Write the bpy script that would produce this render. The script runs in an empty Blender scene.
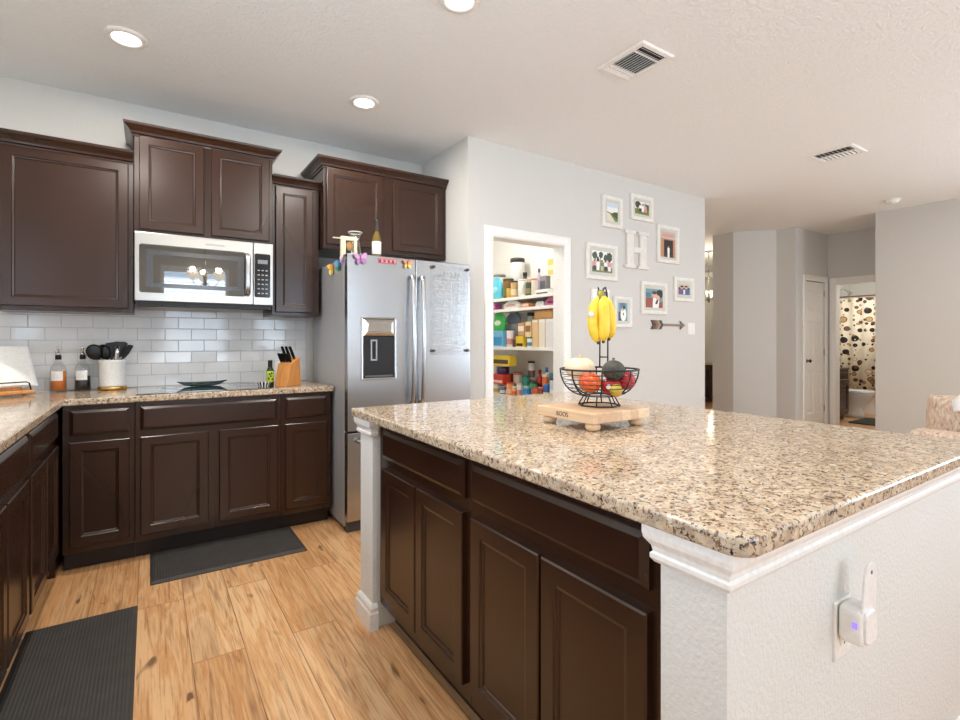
import bpy, bmesh, math, random
from mathutils import Vector, Matrix
random.seed(7)
C = bpy.context.scene.collection
SC = bpy.context.scene
PI = math.pi

# ------------------------------------------------------------------ camera
cd = bpy.data.cameras.new('camera'); cam = bpy.data.objects.new('camera', cd); C.objects.link(cam)
cam.location = (0, 0, 1.22); cam.rotation_euler = (PI/2, 0, -math.radians(33.34))
cd.sensor_width = 36; cd.lens = 502.2/960*36; cd.shift_y = -19.6/960; cd.clip_start = 0.05
SC.camera = cam

# ------------------------------------------------------------------ world, daylight, exposure
w = bpy.data.worlds.new('daylight'); SC.world = w; w.use_nodes = True
w.node_tree.nodes['Background'].inputs[0].default_value = (0.72, 0.87, 1.02, 1)
w.node_tree.nodes['Background'].inputs[1].default_value = 3.6
SC.view_settings.view_transform = 'Standard'; SC.view_settings.look = 'None'
SC.view_settings.gamma = 1.0; SC.view_settings.use_curve_mapping = False
SC.view_settings.exposure = -0.05
try:
    SC.cycles.use_denoising = True
    SC.cycles.max_bounces = 10; SC.cycles.diffuse_bounces = 6; SC.cycles.glossy_bounces = 5
    SC.cycles.transmission_bounces = 8; SC.cycles.transparent_max_bounces = 12
    SC.cycles.sample_clamp_indirect = 6.0; SC.cycles.caustics_reflective = False; SC.cycles.caustics_refractive = False
except Exception: pass

def area(name, loc, rot, sx, sy, power, col=(1, 1, 1), shape='RECTANGLE', parent=None):
    l = bpy.data.lights.new(name, 'AREA'); l.shape = shape; l.size = sx; l.size_y = sy; l.energy = power; l.color = col
    o = bpy.data.objects.new(name, l); C.objects.link(o); o.location = loc; o.rotation_euler = rot
    if parent: o.parent = parent
    return o
# lamps outside the panes; every window but the dining one is added for light
DAY = (0.795, 0.92, 1.03)
SOUTH = -2.6
SOUTHWIN = ((0.15, 1.15), (1.75, 2.75), (5.55, 7.05))  # first is the dining window; the other two are added to let light in
for (x0, x1) in SOUTHWIN:
    area('window_daylight', ((x0+x1)/2, SOUTH-0.22, 1.6), (PI/2+.5, 0, 0), x1-x0, 1.65, 38*(x1-x0), DAY)
area('window_daylight', (-1.32, 1.2, 1.62), (0, -PI/2-.5, 0), 1.05, 1.5, 52, DAY)  # unseen sink window, added for light from the left
area('window_daylight', (7.60, -1.35, 1.25), (0, PI/2+.5, 0), 2.1, 2.0, 130, DAY)  # unseen patio glass door, added for light from the right

# ------------------------------------------------------------------ helpers
def srgb(r, g, b):
    f = lambda c: (c/255/12.92) if c/255 <= .04045 else ((c/255+.055)/1.055)**2.4
    return (f(r), f(g), f(b), 1)

class MB:
    def __init__(s): s.v = []; s.f = []; s.m = []; s.s = []
    def add(s, vs, fs, mi=0, sm=False):
        n = len(s.v); s.v += [tuple(p) for p in vs]
        for f in fs: s.f.append([i+n for i in f]); s.m.append(mi); s.s.append(sm)
        return s
    def n(s): return len(s.v)
    def xf(s, start, M):
        for i in range(start, len(s.v)): s.v[i] = tuple(M @ Vector(s.v[i]))
        return s
    def box(s, x0, x1, y0, y1, z0, z1, mi=0):
        return s.add([(x0,y0,z0),(x1,y0,z0),(x1,y1,z0),(x0,y1,z0),(x0,y0,z1),(x1,y0,z1),(x1,y1,z1),(x0,y1,z1)],
                     [(0,3,2,1),(4,5,6,7),(0,1,5,4),(1,2,6,5),(2,3,7,6),(3,0,4,7)], mi)
    def lathe(s, prof, n=24, c=(0,0,0), mi=0, sm=True, cap=True):
        vs = []; fs = []; k = len(prof)
        for r, z in prof:
            for i in range(n):
                a = 2*PI*i/n; vs.append((c[0]+r*math.cos(a), c[1]+r*math.sin(a), c[2]+z))
        for j in range(k-1):
            for i in range(n):
                i2 = (i+1) % n; fs.append((j*n+i, j*n+i2, (j+1)*n+i2, (j+1)*n+i))
        s.add(vs, fs, mi, sm)
        if cap:
            b = len(s.v)-n*k
            if prof[0][0] > 1e-6: s.f.append([b+i for i in reversed(range(n))]); s.m.append(mi); s.s.append(False)
            if prof[-1][0] > 1e-6: s.f.append([b+(k-1)*n+i for i in range(n)]); s.m.append(mi); s.s.append(False)
        return s
    def tube(s, pts, r, n=8, closed=False, mi=0, caps=True):
        P = [Vector(p) for p in pts]; k = len(P); R = r if isinstance(r, (list, tuple)) else [r]*k
        vs = []; fs = []; up = None
        for i in range(k):
            if closed: t = P[(i+1) % k]-P[i-1]
            else: t = P[min(i+1, k-1)]-P[max(i-1, 0)]
            t.normalize()
            if up is None: up = t.orthogonal().normalized()
            up = up-t*up.dot(t)
            if up.length < 1e-6: up = t.orthogonal()
            up.normalize(); b = t.cross(up)
            for j in range(n):
                a = 2*PI*j/n; vs.append(P[i]+(up*math.cos(a)+b*math.sin(a))*R[i])
        m = k if closed else k-1
        for i in range(m):
            for j in range(n):
                a, b2 = i*n+j, i*n+(j+1) % n; c, d = ((i+1) % k)*n+(j+1) % n, ((i+1) % k)*n+j
                fs.append((a, b2, c, d))
        if caps and not closed: fs += [tuple(reversed(range(n))), tuple((k-1)*n+j for j in range(n))]
        return s.add(vs, fs, mi, True)
    def prism(s, poly, z0, z1, mi=0, axis='z', sm=False):
        n = len(poly)
        if axis == 'z': mk = lambda p, h: (p[0], p[1], h)
        elif axis == 'y': mk = lambda p, h: (p[0], h, p[1])
        else: mk = lambda p, h: (h, p[0], p[1])
        vs = [mk(p, z0) for p in poly]+[mk(p, z1) for p in poly]
        fs = [tuple(reversed(range(n))), tuple(range(n, 2*n))]+[(i, (i+1) % n, n+(i+1) % n, n+i) for i in range(n)]
        return s.add(vs, fs, mi, sm)
    def ell(s, c, r, nu=20, nv=12, mi=0, fn=None):
        vs = []; fs = []
        for j in range(nv+1):
            t = PI*j/nv
            for i in range(nu):
                a = 2*PI*i/nu; d = Vector((math.sin(t)*math.cos(a), math.sin(t)*math.sin(a), -math.cos(t)))
                k = fn(a, t) if fn else 1
                vs.append((c[0]+r[0]*d.x*k, c[1]+r[1]*d.y*k, c[2]+r[2]*d.z*k))
        for j in range(nv):
            for i in range(nu):
                i2 = (i+1) % nu; fs.append((j*nu+i, j*nu+i2, (j+1)*nu+i2, (j+1)*nu+i))
        return s.add(vs, fs, mi, True)
    def sweep(s, prof, path, closed=False, mi=0):
        """profile (out, z) swept along a plan path with mitred corners; 'out' is to the right of travel"""
        P = [Vector((p[0], p[1])) for p in path]; k = len(P); vs = []; fs = []; q = len(prof)
        for i in range(k):
            if closed: a, b = P[i]-P[i-1], P[(i+1) % k]-P[i]
            else:
                a = P[i]-P[i-1] if i else P[1]-P[0]; b = P[i+1]-P[i] if i < k-1 else a
                if not i: a = b
            a = a.normalized(); b = b.normalized()
            na, nb = Vector((a.y, -a.x)), Vector((b.y, -b.x)); m = na+nb; m = m/max(1e-6, (1+na.dot(nb)))
            for (u, z) in prof: vs.append((P[i].x+m.x*u, P[i].y+m.y*u, z))
        for i in range(k if closed else k-1):
            i2 = (i+1) % k
            for j in range(q):
                j2 = (j+1) % q; fs.append((i*q+j, i2*q+j, i2*q+j2, i*q+j2))
        if not closed: fs += [tuple(reversed(range(q))), tuple((k-1)*q+j for j in range(q))]
        return s.add(vs, fs, mi)
    def panel(s, x0, x1, z0, z1, rings, mi=0, close_back=True):
        """nested rectangles facing -Y: rings of (inset, y)"""
        vs = []; fs = []
        for (d, y) in rings: vs += [(x0+d, y, z0+d), (x1-d, y, z0+d), (x1-d, y, z1-d), (x0+d, y, z1-d)]
        for k in range(len(rings)-1):
            for i in range(4):
                i2 = (i+1) % 4; fs.append((k*4+i, k*4+i2, k*4+4+i2, k*4+4+i))
        L = (len(rings)-1)*4; fs.append((L, L+1, L+2, L+3))
        if close_back: fs.append((3, 2, 1, 0))
        return s.add(vs, fs, mi)
    def build(s, name, mats, parent=None, bevel=0, seg=2, loc=None, rot=None, subd=0):
        me = bpy.data.meshes.new(name); me.from_pydata(s.v, [], s.f)
        for m in (mats if isinstance(mats, (list, tuple)) else [mats]): me.materials.append(m)
        me.polygons.foreach_set('material_index', s.m); me.polygons.foreach_set('use_smooth', s.s)
        me.update()
        bm = bmesh.new(); bm.from_mesh(me); bmesh.ops.recalc_face_normals(bm, faces=bm.faces); bm.to_mesh(me); bm.free()
        o = bpy.data.objects.new(name, me); C.objects.link(o)
        if parent is not None: o.parent = parent
        if loc: o.location = loc
        if rot: o.rotation_euler = rot
        if bevel:
            b = o.modifiers.new('bevel', 'BEVEL'); b.width = bevel; b.segments = seg; b.limit_method = 'ANGLE'; b.angle_limit = math.radians(40)
        if subd:
            b = o.modifiers.new('subd', 'SUBSURF'); b.levels = subd; b.render_levels = subd
        return o

def tag(o, label, cat, group=None):
    o['label'] = label; o['category'] = cat
    if group: o['group'] = group
    return o
def thing(name, label, cat, loc=(0,0,0), rz=0, group=None):
    o = bpy.data.objects.new(name, None); C.objects.link(o); o.location = loc; o.rotation_euler = (0,0,rz)
    o.empty_display_size = .05
    return tag(o, label, cat, group)
def struct(mb, name, m, bevel=0, parent=None, **k):
    o = mb.build(name, m, parent, bevel, **k)
    if parent is None: o['kind'] = 'structure'
    return o
def part_label(o, t): o['label'] = t; return o

# ------------------------------------------------------------------ materials
class NT:
    def __init__(s, name):
        s.mat = bpy.data.materials.new(name); s.mat.use_nodes = True; s.t = s.mat.node_tree
        s.b = s.t.nodes['Principled BSDF']; s.out = s.t.nodes['Material Output']
    def nd(s, t, **k):
        n = s.t.nodes.new(t)
        for a, v in k.items():
            if a.startswith('i_'):
                key = a[2:].replace('_', ' ')
                n.inputs[key].default_value = v
            else: setattr(n, a, v)
        return n
    def ln(s, a, b): s.t.links.new(a, b)
    def coords(s, scale=(1,1,1), kind='Object', rot=(0,0,0), loc=(0,0,0)):
        tc = s.nd('ShaderNodeTexCoord'); mp = s.nd('ShaderNodeMapping')
        mp.inputs['Scale'].default_value = scale; mp.inputs['Rotation'].default_value = rot; mp.inputs['Location'].default_value = loc
        s.ln(tc.outputs[kind], mp.inputs[0]); return mp.outputs[0]
    def noise(s, vec, scale, detail=3, rough=.5, dist=0):
        n = s.nd('ShaderNodeTexNoise'); n.inputs['Scale'].default_value = scale; n.inputs['Detail'].default_value = detail
        n.inputs['Roughness'].default_value = rough; n.inputs['Distortion'].default_value = dist
        s.ln(vec, n.inputs['Vector']); return n
    def ramp(s, fac, stops, interp='LINEAR'):
        r = s.nd('ShaderNodeValToRGB'); r.color_ramp.interpolation = interp; e = r.color_ramp.elements
        while len(e) < len(stops): e.new(.5)
        for k, (p, c) in enumerate(stops): e[k].position = p; e[k].color = c if len(c) == 4 else (*c, 1)
        s.ln(fac, r.inputs[0]); return r.outputs[0]
    def mix(s, fac, a, b, mode='MIX'):
        m = s.nd('ShaderNodeMix', data_type='RGBA', blend_type=mode)
        for sock, v in ((m.inputs[0], fac), (m.inputs[6], a), (m.inputs[7], b)):
            if hasattr(v, 'is_linked'): s.ln(v, sock)
            else: sock.default_value = v
        return m.outputs[2]
    def math(s, op, a, b=0):
        m = s.nd('ShaderNodeMath', operation=op)
        for sock, v in ((m.inputs[0], a), (m.inputs[1], b)):
            if hasattr(v, 'is_linked'): s.ln(v, sock)
            else: sock.default_value = v
        return m.outputs[0]
    def bump(s, h, strength, dist=.01):
        b = s.nd('ShaderNodeBump'); b.inputs['Strength'].default_value = strength; b.inputs['Distance'].default_value = dist
        s.ln(h, b.inputs['Height']); s.ln(b.outputs[0], s.b.inputs['Normal'])
    def set(s, **k):
        for a, v in k.items():
            key = a.replace('_', ' '); key = {'Base Color': 'Base Color'}.get(key, key)
            if hasattr(v, 'is_linked'): s.ln(v, s.b.inputs[key])
            else: s.b.inputs[key].default_value = v
        return s

_pc = {}
def plain(name, rgb, rough=.5, metal=0, bump=0, bscale=80, **k):
    """one colour with a slight procedural mottling"""
    if name in _pc: return _pc[name]
    t = NT(name); v = t.coords(); c = srgb(*rgb)
    n = t.noise(v, bscale, 3)
    a = tuple(x*.94 for x in c[:3])+(1,); b = tuple(min(1, x*1.06) for x in c[:3])+(1,)
    t.set(Base_Color=t.ramp(n.outputs[0], [(.3, a), (.7, b)]), Roughness=rough, Metallic=metal)
    if bump: t.bump(n.outputs[0], bump, .004)
    for a2, v2 in k.items(): t.b.inputs[a2.replace('_', ' ')].default_value = v2
    _pc[name] = t.mat; return t.mat
def emit(name, rgb, st):
    t = NT(name); t.set(Base_Color=(0,0,0,1)); t.b.inputs['Emission Color'].default_value = (*rgb, 1); t.b.inputs['Emission Strength'].default_value = st
    return t.mat
def glass(name, rgb=(245,250,250), rough=.02, k=.55, pw=3.5):
    """thin clear pane or vessel: transparent, with gloss that grows towards its edges"""
    t = NT(name); tr = t.nd('ShaderNodeBsdfTransparent'); gl = t.nd('ShaderNodeBsdfGlossy'); mx = t.nd('ShaderNodeMixShader'); lw = t.nd('ShaderNodeLayerWeight')
    tr.inputs[0].default_value = srgb(*rgb); gl.inputs['Roughness'].default_value = rough; lw.inputs[0].default_value = .5
    p = t.math('POWER', lw.outputs['Facing'], pw); f = t.math('ADD', t.math('MULTIPLY', p, k), .05)
    t.ln(f, mx.inputs[0]); t.ln(tr.outputs[0], mx.inputs[1]); t.ln(gl.outputs[0], mx.inputs[2]); t.ln(mx.outputs[0], t.out.inputs[0])
    return t.mat

def m_wall(name, rgb, bs=60, st=.12):
    t = NT(name); v = t.coords(); n = t.noise(v, bs, 4, .55)
    t.set(Base_Color=srgb(*rgb), Roughness=.75); t.bump(n.outputs[0], st, .006); return t.mat
M_WALL = m_wall('wall_paint', (211,210,206), 70, .25)
M_CEIL = None
def m_ceil():
    t = NT('ceiling_knockdown'); v = t.coords(); n = t.noise(v, 58, 4, .55, .3)
    h = t.ramp(n.outputs[0], [(.42, (0,0,0)), (.58, (1,1,1))])
    t.set(Base_Color=srgb(243,246,247), Roughness=.85); t.bump(h, .5, .005); return t.mat
M_CEIL = m_ceil()
M_TRIM = plain('white_trim_paint', (240,239,236), .4)
M_WHITE = plain('white_plastic', (238,238,235), .4)
M_PANTRY = plain('pantry_white_paint', (240,238,232), .7)

def m_floor():
    t = NT('oak_plank_floor'); v = t.coords(kind='Object')
    sx = t.nd('ShaderNodeSeparateXYZ'); t.ln(v, sx.inputs[0]); cb = t.nd('ShaderNodeCombineXYZ')
    t.ln(t.math('ADD', sx.outputs[1], .35), cb.inputs[0]); t.ln(t.math('ADD', sx.outputs[0], 1.685), cb.inputs[1])
    br = t.nd('ShaderNodeTexBrick', offset=.37, offset_frequency=2, squash=1)
    t.ln(cb.outputs[0], br.inputs['Vector'])
    for k, x in (('Color1', (0,0,0,1)), ('Color2', (1,1,1,1)), ('Mortar', (.5,.5,.5,1)), ('Scale', 1), ('Mortar Size', .0022), ('Mortar Smooth', .1), ('Bias', 0), ('Brick Width', 1.55), ('Row Height', .182)):
        br.inputs[k].default_value = x
    # grain coordinates shifted per plank
    rnd = t.math('MULTIPLY', br.outputs['Color'], 37.0)
    gx = t.math('MULTIPLY', sx.outputs[0], 1.0); gy = t.math('MULTIPLY', sx.outputs[1], .035)
    gc = t.nd('ShaderNodeCombineXYZ'); t.ln(gx, gc.inputs[0]); t.ln(gy, gc.inputs[1]); t.ln(rnd, gc.inputs[2])
    fine = t.noise(gc.outputs[0], 115, 5, .7, .3)
    gy2 = t.math('MULTIPLY', sx.outputs[1], .075); gc2 = t.nd('ShaderNodeCombineXYZ'); t.ln(gx, gc2.inputs[0]); t.ln(gy2, gc2.inputs[1]); t.ln(rnd, gc2.inputs[2])
    cath = t.noise(gc2.outputs[0], 11, 3, .6, 1.3)
    gy3 = t.math('MULTIPLY', sx.outputs[1], .30); gc3 = t.nd('ShaderNodeCombineXYZ'); t.ln(gx, gc3.inputs[0]); t.ln(gy3, gc3.inputs[1]); t.ln(rnd, gc3.inputs[2])
    knot = t.noise(gc3.outputs[0], 13, 2, .5, .8)
    base = t.ramp(br.outputs['Color'], [(0, srgb(208,162,114)), (.5, srgb(224,180,132)), (1, srgb(234,198,153))])
    f1 = t.ramp(fine.outputs[0], [(.30, srgb(140,96,62)), (.50, (1,1,1,1)), (1, (1,1,1,1))])
    c1 = t.mix(.65, base, f1, 'MULTIPLY')
    f2 = t.ramp(cath.outputs[0], [(.30, srgb(140,92,56)), (.44, (1,1,1,1)), (.53, srgb(222,190,154)), (.60, (1,1,1,1))])
    c2 = t.mix(.62, c1, f2, 'MULTIPLY')
    f3 = t.ramp(knot.outputs[0], [(.26, srgb(80,46,26)), (.33, (1,1,1,1))])
    c3 = t.mix(.75, c2, f3, 'MULTIPLY')
    c4 = t.mix(t.math('MULTIPLY', br.outputs['Fac'], .6), c3, srgb(110,72,44))
    t.set(Base_Color=c4, Roughness=t.ramp(fine.outputs[0], [(.3, (.42,)*3), (.7, (.32,)*3)]))
    hh = t.math('SUBTRACT', t.math('MULTIPLY', fine.outputs[0], .25), br.outputs['Fac'])
    t.bump(hh, .18, .002); return t.mat
M_FLOOR = m_floor()

def m_cab():
    t = NT('espresso_stained_maple'); v = t.coords((1,1,.45)); b = t.noise(v, 2.2, 1, .4, .2)
    t.set(Base_Color=t.ramp(b.outputs[0], [(.2, srgb(40,22,13)), (.8, srgb(54,31,19))]), Roughness=.25)
    t.b.inputs['Specular IOR Level'].default_value = .5; return t.mat
M_CAB = m_cab()
M_CABIN = plain('cabinet_dark_recess', (36,25,20), .5)

def m_granite():
    t = NT('speckled_granite'); v = t.coords(); vo = t.nd('ShaderNodeTexVoronoi'); vo.inputs['Scale'].default_value = 105; t.ln(v, vo.inputs['Vector'])
    sp = t.nd('ShaderNodeSeparateColor'); t.ln(vo.outputs['Color'], sp.inputs[0])
    base = t.ramp(sp.outputs[0], [(0, srgb(184,160,130)), (.3, srgb(203,180,152)), (.6, srgb(213,194,168)), (.85, srgb(192,178,160)), (1, srgb(226,212,192))])
    n1 = t.noise(v, 30, 4, .6, .3); base = t.mix(t.ramp(n1.outputs[0], [(.48, (0,0,0)), (.64, (.75,.75,.75))]), base, srgb(172,152,132))
    n2 = t.noise(v, 92, 4, .62, .5); m2 = t.ramp(n2.outputs[0], [(.555, (0,0,0)), (.605, (1,1,1))])
    base = t.mix(m2, base, srgb(112,92,78))
    v3 = t.coords(loc=(3.1,1.7,.4)); n3 = t.noise(v3, 122, 3, .6, .4); m3 = t.ramp(n3.outputs[0], [(.595, (0,0,0)), (.635, (1,1,1))])
    base = t.mix(m3, base, srgb(38,34,33))
    n4 = t.noise(v3, 52, 2, .5); m4 = t.ramp(n4.outputs[0], [(.64, (0,0,0)), (.69, (1,1,1))])
    base = t.mix(m4, base, srgb(140,106,80))
    t.set(Base_Color=base, Roughness=.10); t.b.inputs['Specular IOR Level'].default_value = .5; return t.mat
M_GRAN = m_granite()

def m_steel(name, rgb=(182,183,185), rough=.27, axis=(1,1,.02)):
    t = NT(name); v = t.coords(axis); n = t.noise(v, 220, 3, .6)
    c = srgb(*rgb); d = tuple(x*.985 for x in c[:3])+(1,)
    t.set(Base_Color=t.ramp(n.outputs[0], [(.3, d), (.7, c)]), Metallic=1.0, Roughness=rough)
    return t.mat
M_STEEL = m_steel('brushed_stainless_steel')
M_STEELH = m_steel('brushed_stainless_horizontal', (176,174,170), .30, (.02,1,1))
M_GREYSIDE = plain('grey_appliance_side', (172,172,173), .35, .15)
M_CHROME = plain('polished_chrome', (225,225,225), .06, 1)
M_BLACKGL = plain('black_glass', (14,15,17), .03, 0, IOR=1.9, Coat_Weight=1.0, Coat_IOR=2.0, Coat_Roughness=.02)
M_BLACK = plain('black_plastic', (13,13,14), .36, Specular_IOR_Level=.35)
M_BLKWIRE = plain('black_powder_coated_wire', (32,29,28), .4, .2)
M_MAT = None
def m_mat():
    t = NT('ribbed_dark_mat'); v = t.coords(); wv = t.nd('ShaderNodeTexWave'); wv.inputs['Scale'].default_value = 26; wv.inputs['Distortion'].default_value = .3
    t.ln(v, wv.inputs['Vector']); n = t.noise(v, 14, 3)
    t.set(Base_Color=t.mix(.5, t.ramp(wv.outputs[0], [(0, srgb(48,46,44)), (1, srgb(70,66,62))]), t.ramp(n.outputs[0], [(.3, srgb(46,44,43)), (.7, srgb(66,62,59))])), Roughness=.6)
    t.bump(wv.outputs[0], .25, .003); return t.mat
M_MAT = m_mat()
M_TILE = plain('white_glazed_tile', (228,230,232), .08, bscale=6)
M_GROUT = plain('grey_grout', (196,197,197), .8)
def m_maple(name, a, b, sc=(1,.06,1)):
    t = NT(name); v = t.coords(sc); n = t.noise(v, 40, 4, .6, .4)
    t.set(Base_Color=t.ramp(n.outputs[0], [(.3, srgb(*a)), (.7, srgb(*b))]), Roughness=.45); return t.mat
M_MAPLE = m_maple('maple_block', (212,178,138), (232,204,168))
M_ACACIA = m_maple('honey_wood', (184,118,58), (212,150,84), (1,1,.1))
M_GLASS = glass('clear_glass', (253,254,254)); M_VESSEL = glass('clear_vessel_glass', (250,252,252), k=.95, pw=2.2); M_ACRYL = glass('clear_acrylic', (254,254,254), rough=.05)
M_PANE = glass('window_pane', (250,252,255))
M_CERAM = plain('white_ceramic', (238,238,236), .12)
M_GOLD = plain('brass_gold', (214,168,92), .25, .9)
M_PAPER = plain('paper_white', (236,235,231), .7)

# ------------------------------------------------------------------ room shell
H = 2.75
struct(MB().box(-1.2, 11.2, SOUTH-.2, 7.0, -.12, 0), 'floor', M_FLOOR)
struct(MB().box(-1.2, 11.2, SOUTH-.2, 7.0, H, H+.12), 'ceiling', M_CEIL)
BY = 3.95
struct(MB().box(-1.12, 2.11, BY, BY+.12, 0, H), 'wall_back', M_WALL)
m = MB()   # left wall with an opening for the added sink window
m.box(-1.12, -1.0, SOUTH, .45, 0, H).box(-1.12, -1.0, 1.95, BY, 0, H).box(-1.12, -1.0, .45, 1.95, 0, 1.1).box(-1.12, -1.0, .45, 1.95, 2.15, H)
struct(m, 'wall_left', M_WALL)
struct(MB().box(1.99, 2.11, 3.31, BY, 0, H), 'wall_alcove', M_WALL)
PY = 3.19
m = MB().box(1.99, 2.21, PY, 3.31, 0, H).box(2.955, 5.0, PY, 3.31, 0, H).box(2.21, 2.955, PY, 3.31, 2.03, H)
struct(m, 'wall_pantry', M_WALL)
struct(MB().box(2.105, 2.115, 3.31, 4.9, 0, H), 'wall_pantry_left', M_PANTRY)
struct(MB().box(3.34, 3.42, 3.31, 4.9, 0, H), 'wall_pantry_right', M_PANTRY)
struct(MB().box(2.11, 3.42, 4.9, 5.0, 0, H), 'wall_pantry_back', M_PANTRY)
struct(MB().box(2.115, 3.34, 3.31, 3.315, 2.03, H).box(2.955, 3.34, 3.31, 3.315, 0, 2.03), 'wall_pantry_inside', M_PANTRY)
struct(MB().box(4.88, 5.0, 3.31, 6.9, 0, H), 'wall_hall_left', M_WALL)
struct(MB().box(4.88, 10.0, 6.9, 7.0, 0, H), 'wall_hall_far', M_WALL)
struct(MB().box(9.6, 9.72, 4.26, 6.9, 0, H), 'wall_hall_right', M_WALL)
struct(MB().prism([(6.87,4.26),(6.87,3.95),(7.265,3.56),(7.265,3.31),(7.53,3.31),(7.53,4.26)], 0, H)
       .box(7.53, 8.11, 3.31, 3.43, 2.055, H).box(8.11, 8.2, 3.31, 3.43, 0, H).box(7.53, 9.72, 4.14, 4.26, 0, H), 'wall_hall', M_WALL)
struct(MB().box(8.2, 8.32, 3.21, 4.0, 0, H).box(8.2, 8.32, 2.3, 3.21, 2.035, H).box(8.2, 8.32, 1.9, 2.38, 0, H), 'wall_bath', M_WALL)
struct(MB().box(8.32, 10.75, 3.95, 4.05, 0, H).box(8.32, 10.75, 1.9, 2.0, 0, H).box(10.65, 10.75, 2.0, 3.95, 0, H), 'wall_bath_inner', M_PANTRY)
struct(MB().box(7.27, 7.39, SOUTH, -2.4, 0, H).box(7.27, 7.39, -.3, 2.425, 0, H).box(7.27, 7.39, -2.4, -.3, 2.13, H).box(7.27, 7.39, -2.4, -.3, 0, .03).box(7.39, 8.2, 2.305, 2.425, 0, H), 'wall_right', M_WALL)
m = MB(); xs = [(-1.12, .15), (1.15, 1.75), (2.75, 5.55), (7.05, 7.39)]
for a, b in xs: m.box(a, b, SOUTH-.12, SOUTH, 0, H)
for a, b in SOUTHWIN: m.box(a, b, SOUTH-.12, SOUTH, 0, .80).box(a, b, SOUTH-.12, SOUTH, 2.45, H)
struct(m, 'wall_south', M_WALL)

def window(n, w_, h_, loc, rz, blind=True):
    """white frame, pane and open horizontal blinds; local x along the wall, y outwards"""
    r = bpy.data.objects.new('window_%d' % n, None); C.objects.link(r); r.location = loc; r.rotation_euler = (0,0,rz); r['kind'] = 'structure'
    f = MB(); t = .05
    f.box(0, w_, 0, .1, 0, t).box(0, w_, 0, .1, h_-t, h_).box(0, t, 0, .1, t, h_-t).box(w_-t, w_, 0, .1, t, h_-t).box(t, w_-t, .06, .09, h_/2-.02, h_/2+.02)
    f.box(-.03, w_+.03, -.05, .1, -.03, 0)
    f.build('window_frame', M_TRIM, r)
    MB().box(t, w_-t, .072, .076, t, h_-t).build('window_pane', M_PANE, r)
    if not blind: return
    b = MB(); k = int((h_-.14)/.055)
    for i in range(k):
        z = .07+i*.055; st = b.n(); b.box(t+.005, w_-t-.005, -.024, .024, -.0012, .0012); b.xf(st, Matrix.Translation((0,.03,z)) @ Matrix.Rotation(-.20, 4, 'X'))
    b.box(t, w_-t, .0, .06, h_-.10, h_-.055)
    b.build('window_blind', plain('white_blind_slats', (235,238,240), .5), r)
for n, (a, b) in enumerate(SOUTHWIN): window(n+1, b-a, 1.65, (b, SOUTH, .80), PI)
window(5, 2.1, 2.1, (7.27, -.3, .03), -PI/2, False)  # added patio door, out of view, there for its light
window(4, 1.5, 1.05, (-1.0, .45, 1.1), PI/2)  # added window over the sink, out of view, there for its light

# baseboards and door casings
BASE = [(0,0),(.014,0),(.014,.075),(.010,.088),(.004,.096),(0,.096)]
def baseboard(nm, path): struct(MB().sweep(BASE, path), nm, M_TRIM)
baseboard('baseboard_pantry', [(3.04,PY),(5.0,PY),(5.0,6.9)][::-1] if False else [(3.04,PY),(5.0-.001,PY)])
baseboard('baseboard_right', [(7.27,2.425),(7.27,-.3)])
baseboard('baseboard_hall', [(6.87,4.25),(6.87,3.95),(7.265,3.56),(7.265,3.31),(7.44,3.31)])
CAS = .078
def casing(nm, x0, x1, z1, y, rot=None, loc=None):
    m = MB(); a = CAS
    prof = [(0,0),(0,-.010),(.012,-.016),(.05,-.020),(.074,-.016),(a,-.010),(a,0)]
    # left, head, right as mitred strips in the plane y
    def strip(p, q, inn, outn):
        pass
    R = [(x0,0),(x0,z1),(x1,z1),(x1,0)]; vs = []; fs = []; q = len(prof)
    nrm = [(-1,0),(-1,1),(1,1),(1,0)]
    for (px_, pz), (nx, nz) in zip(R, nrm):
        for (u, d) in prof: vs.append((px_+nx*u, y+d, pz+nz*u))
    for i in range(3):
        for j in range(q):
            j2 = (j+1) % q; fs.append((i*q+j, (i+1)*q+j, (i+1)*q+j2, i*q+j2))
    fs += [tuple(range(q)), tuple(3*q+j for j in range(q))]
    m.add(vs, fs); return struct(m, nm, M_TRIM, rot=rot, loc=loc)
casing('trim_1', 2.216, 2.949, 2.025, PY)
struct(MB().box(2.21, 2.218, PY, 3.315, 0, 2.03).box(2.947, 2.955, PY, 3.315, 0, 2.03).box(2.218, 2.947, PY, 3.315, 2.022, 2.03), 'trim_2', M_TRIM)
casing('trim_3', 7.535, 8.105, 2.05, 3.31)
casing('trim_4', 2.385, 3.16, 2.035, 0, (0,0,-PI/2), (8.2, 0, 0)) if False else None
# bath casing faces -X: build along y
m = MB()
for (y0, y1, z0, z1) in ((3.20, 3.275, 0, 2.11), (2.31, 2.385, 0, 2.11), (2.385, 3.20, 2.032, 2.11)): m.box(8.184, 8.2, y0, y1, z0, z1)
m.box(8.2, 8.32, 3.20, 3.211, 0, 2.035).box(8.2, 8.32, 2.38, 2.395, 0, 2.035).box(8.2, 8.32, 2.395, 3.20, 2.022, 2.036)
struct(m, 'trim_5', M_TRIM, .004)

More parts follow.
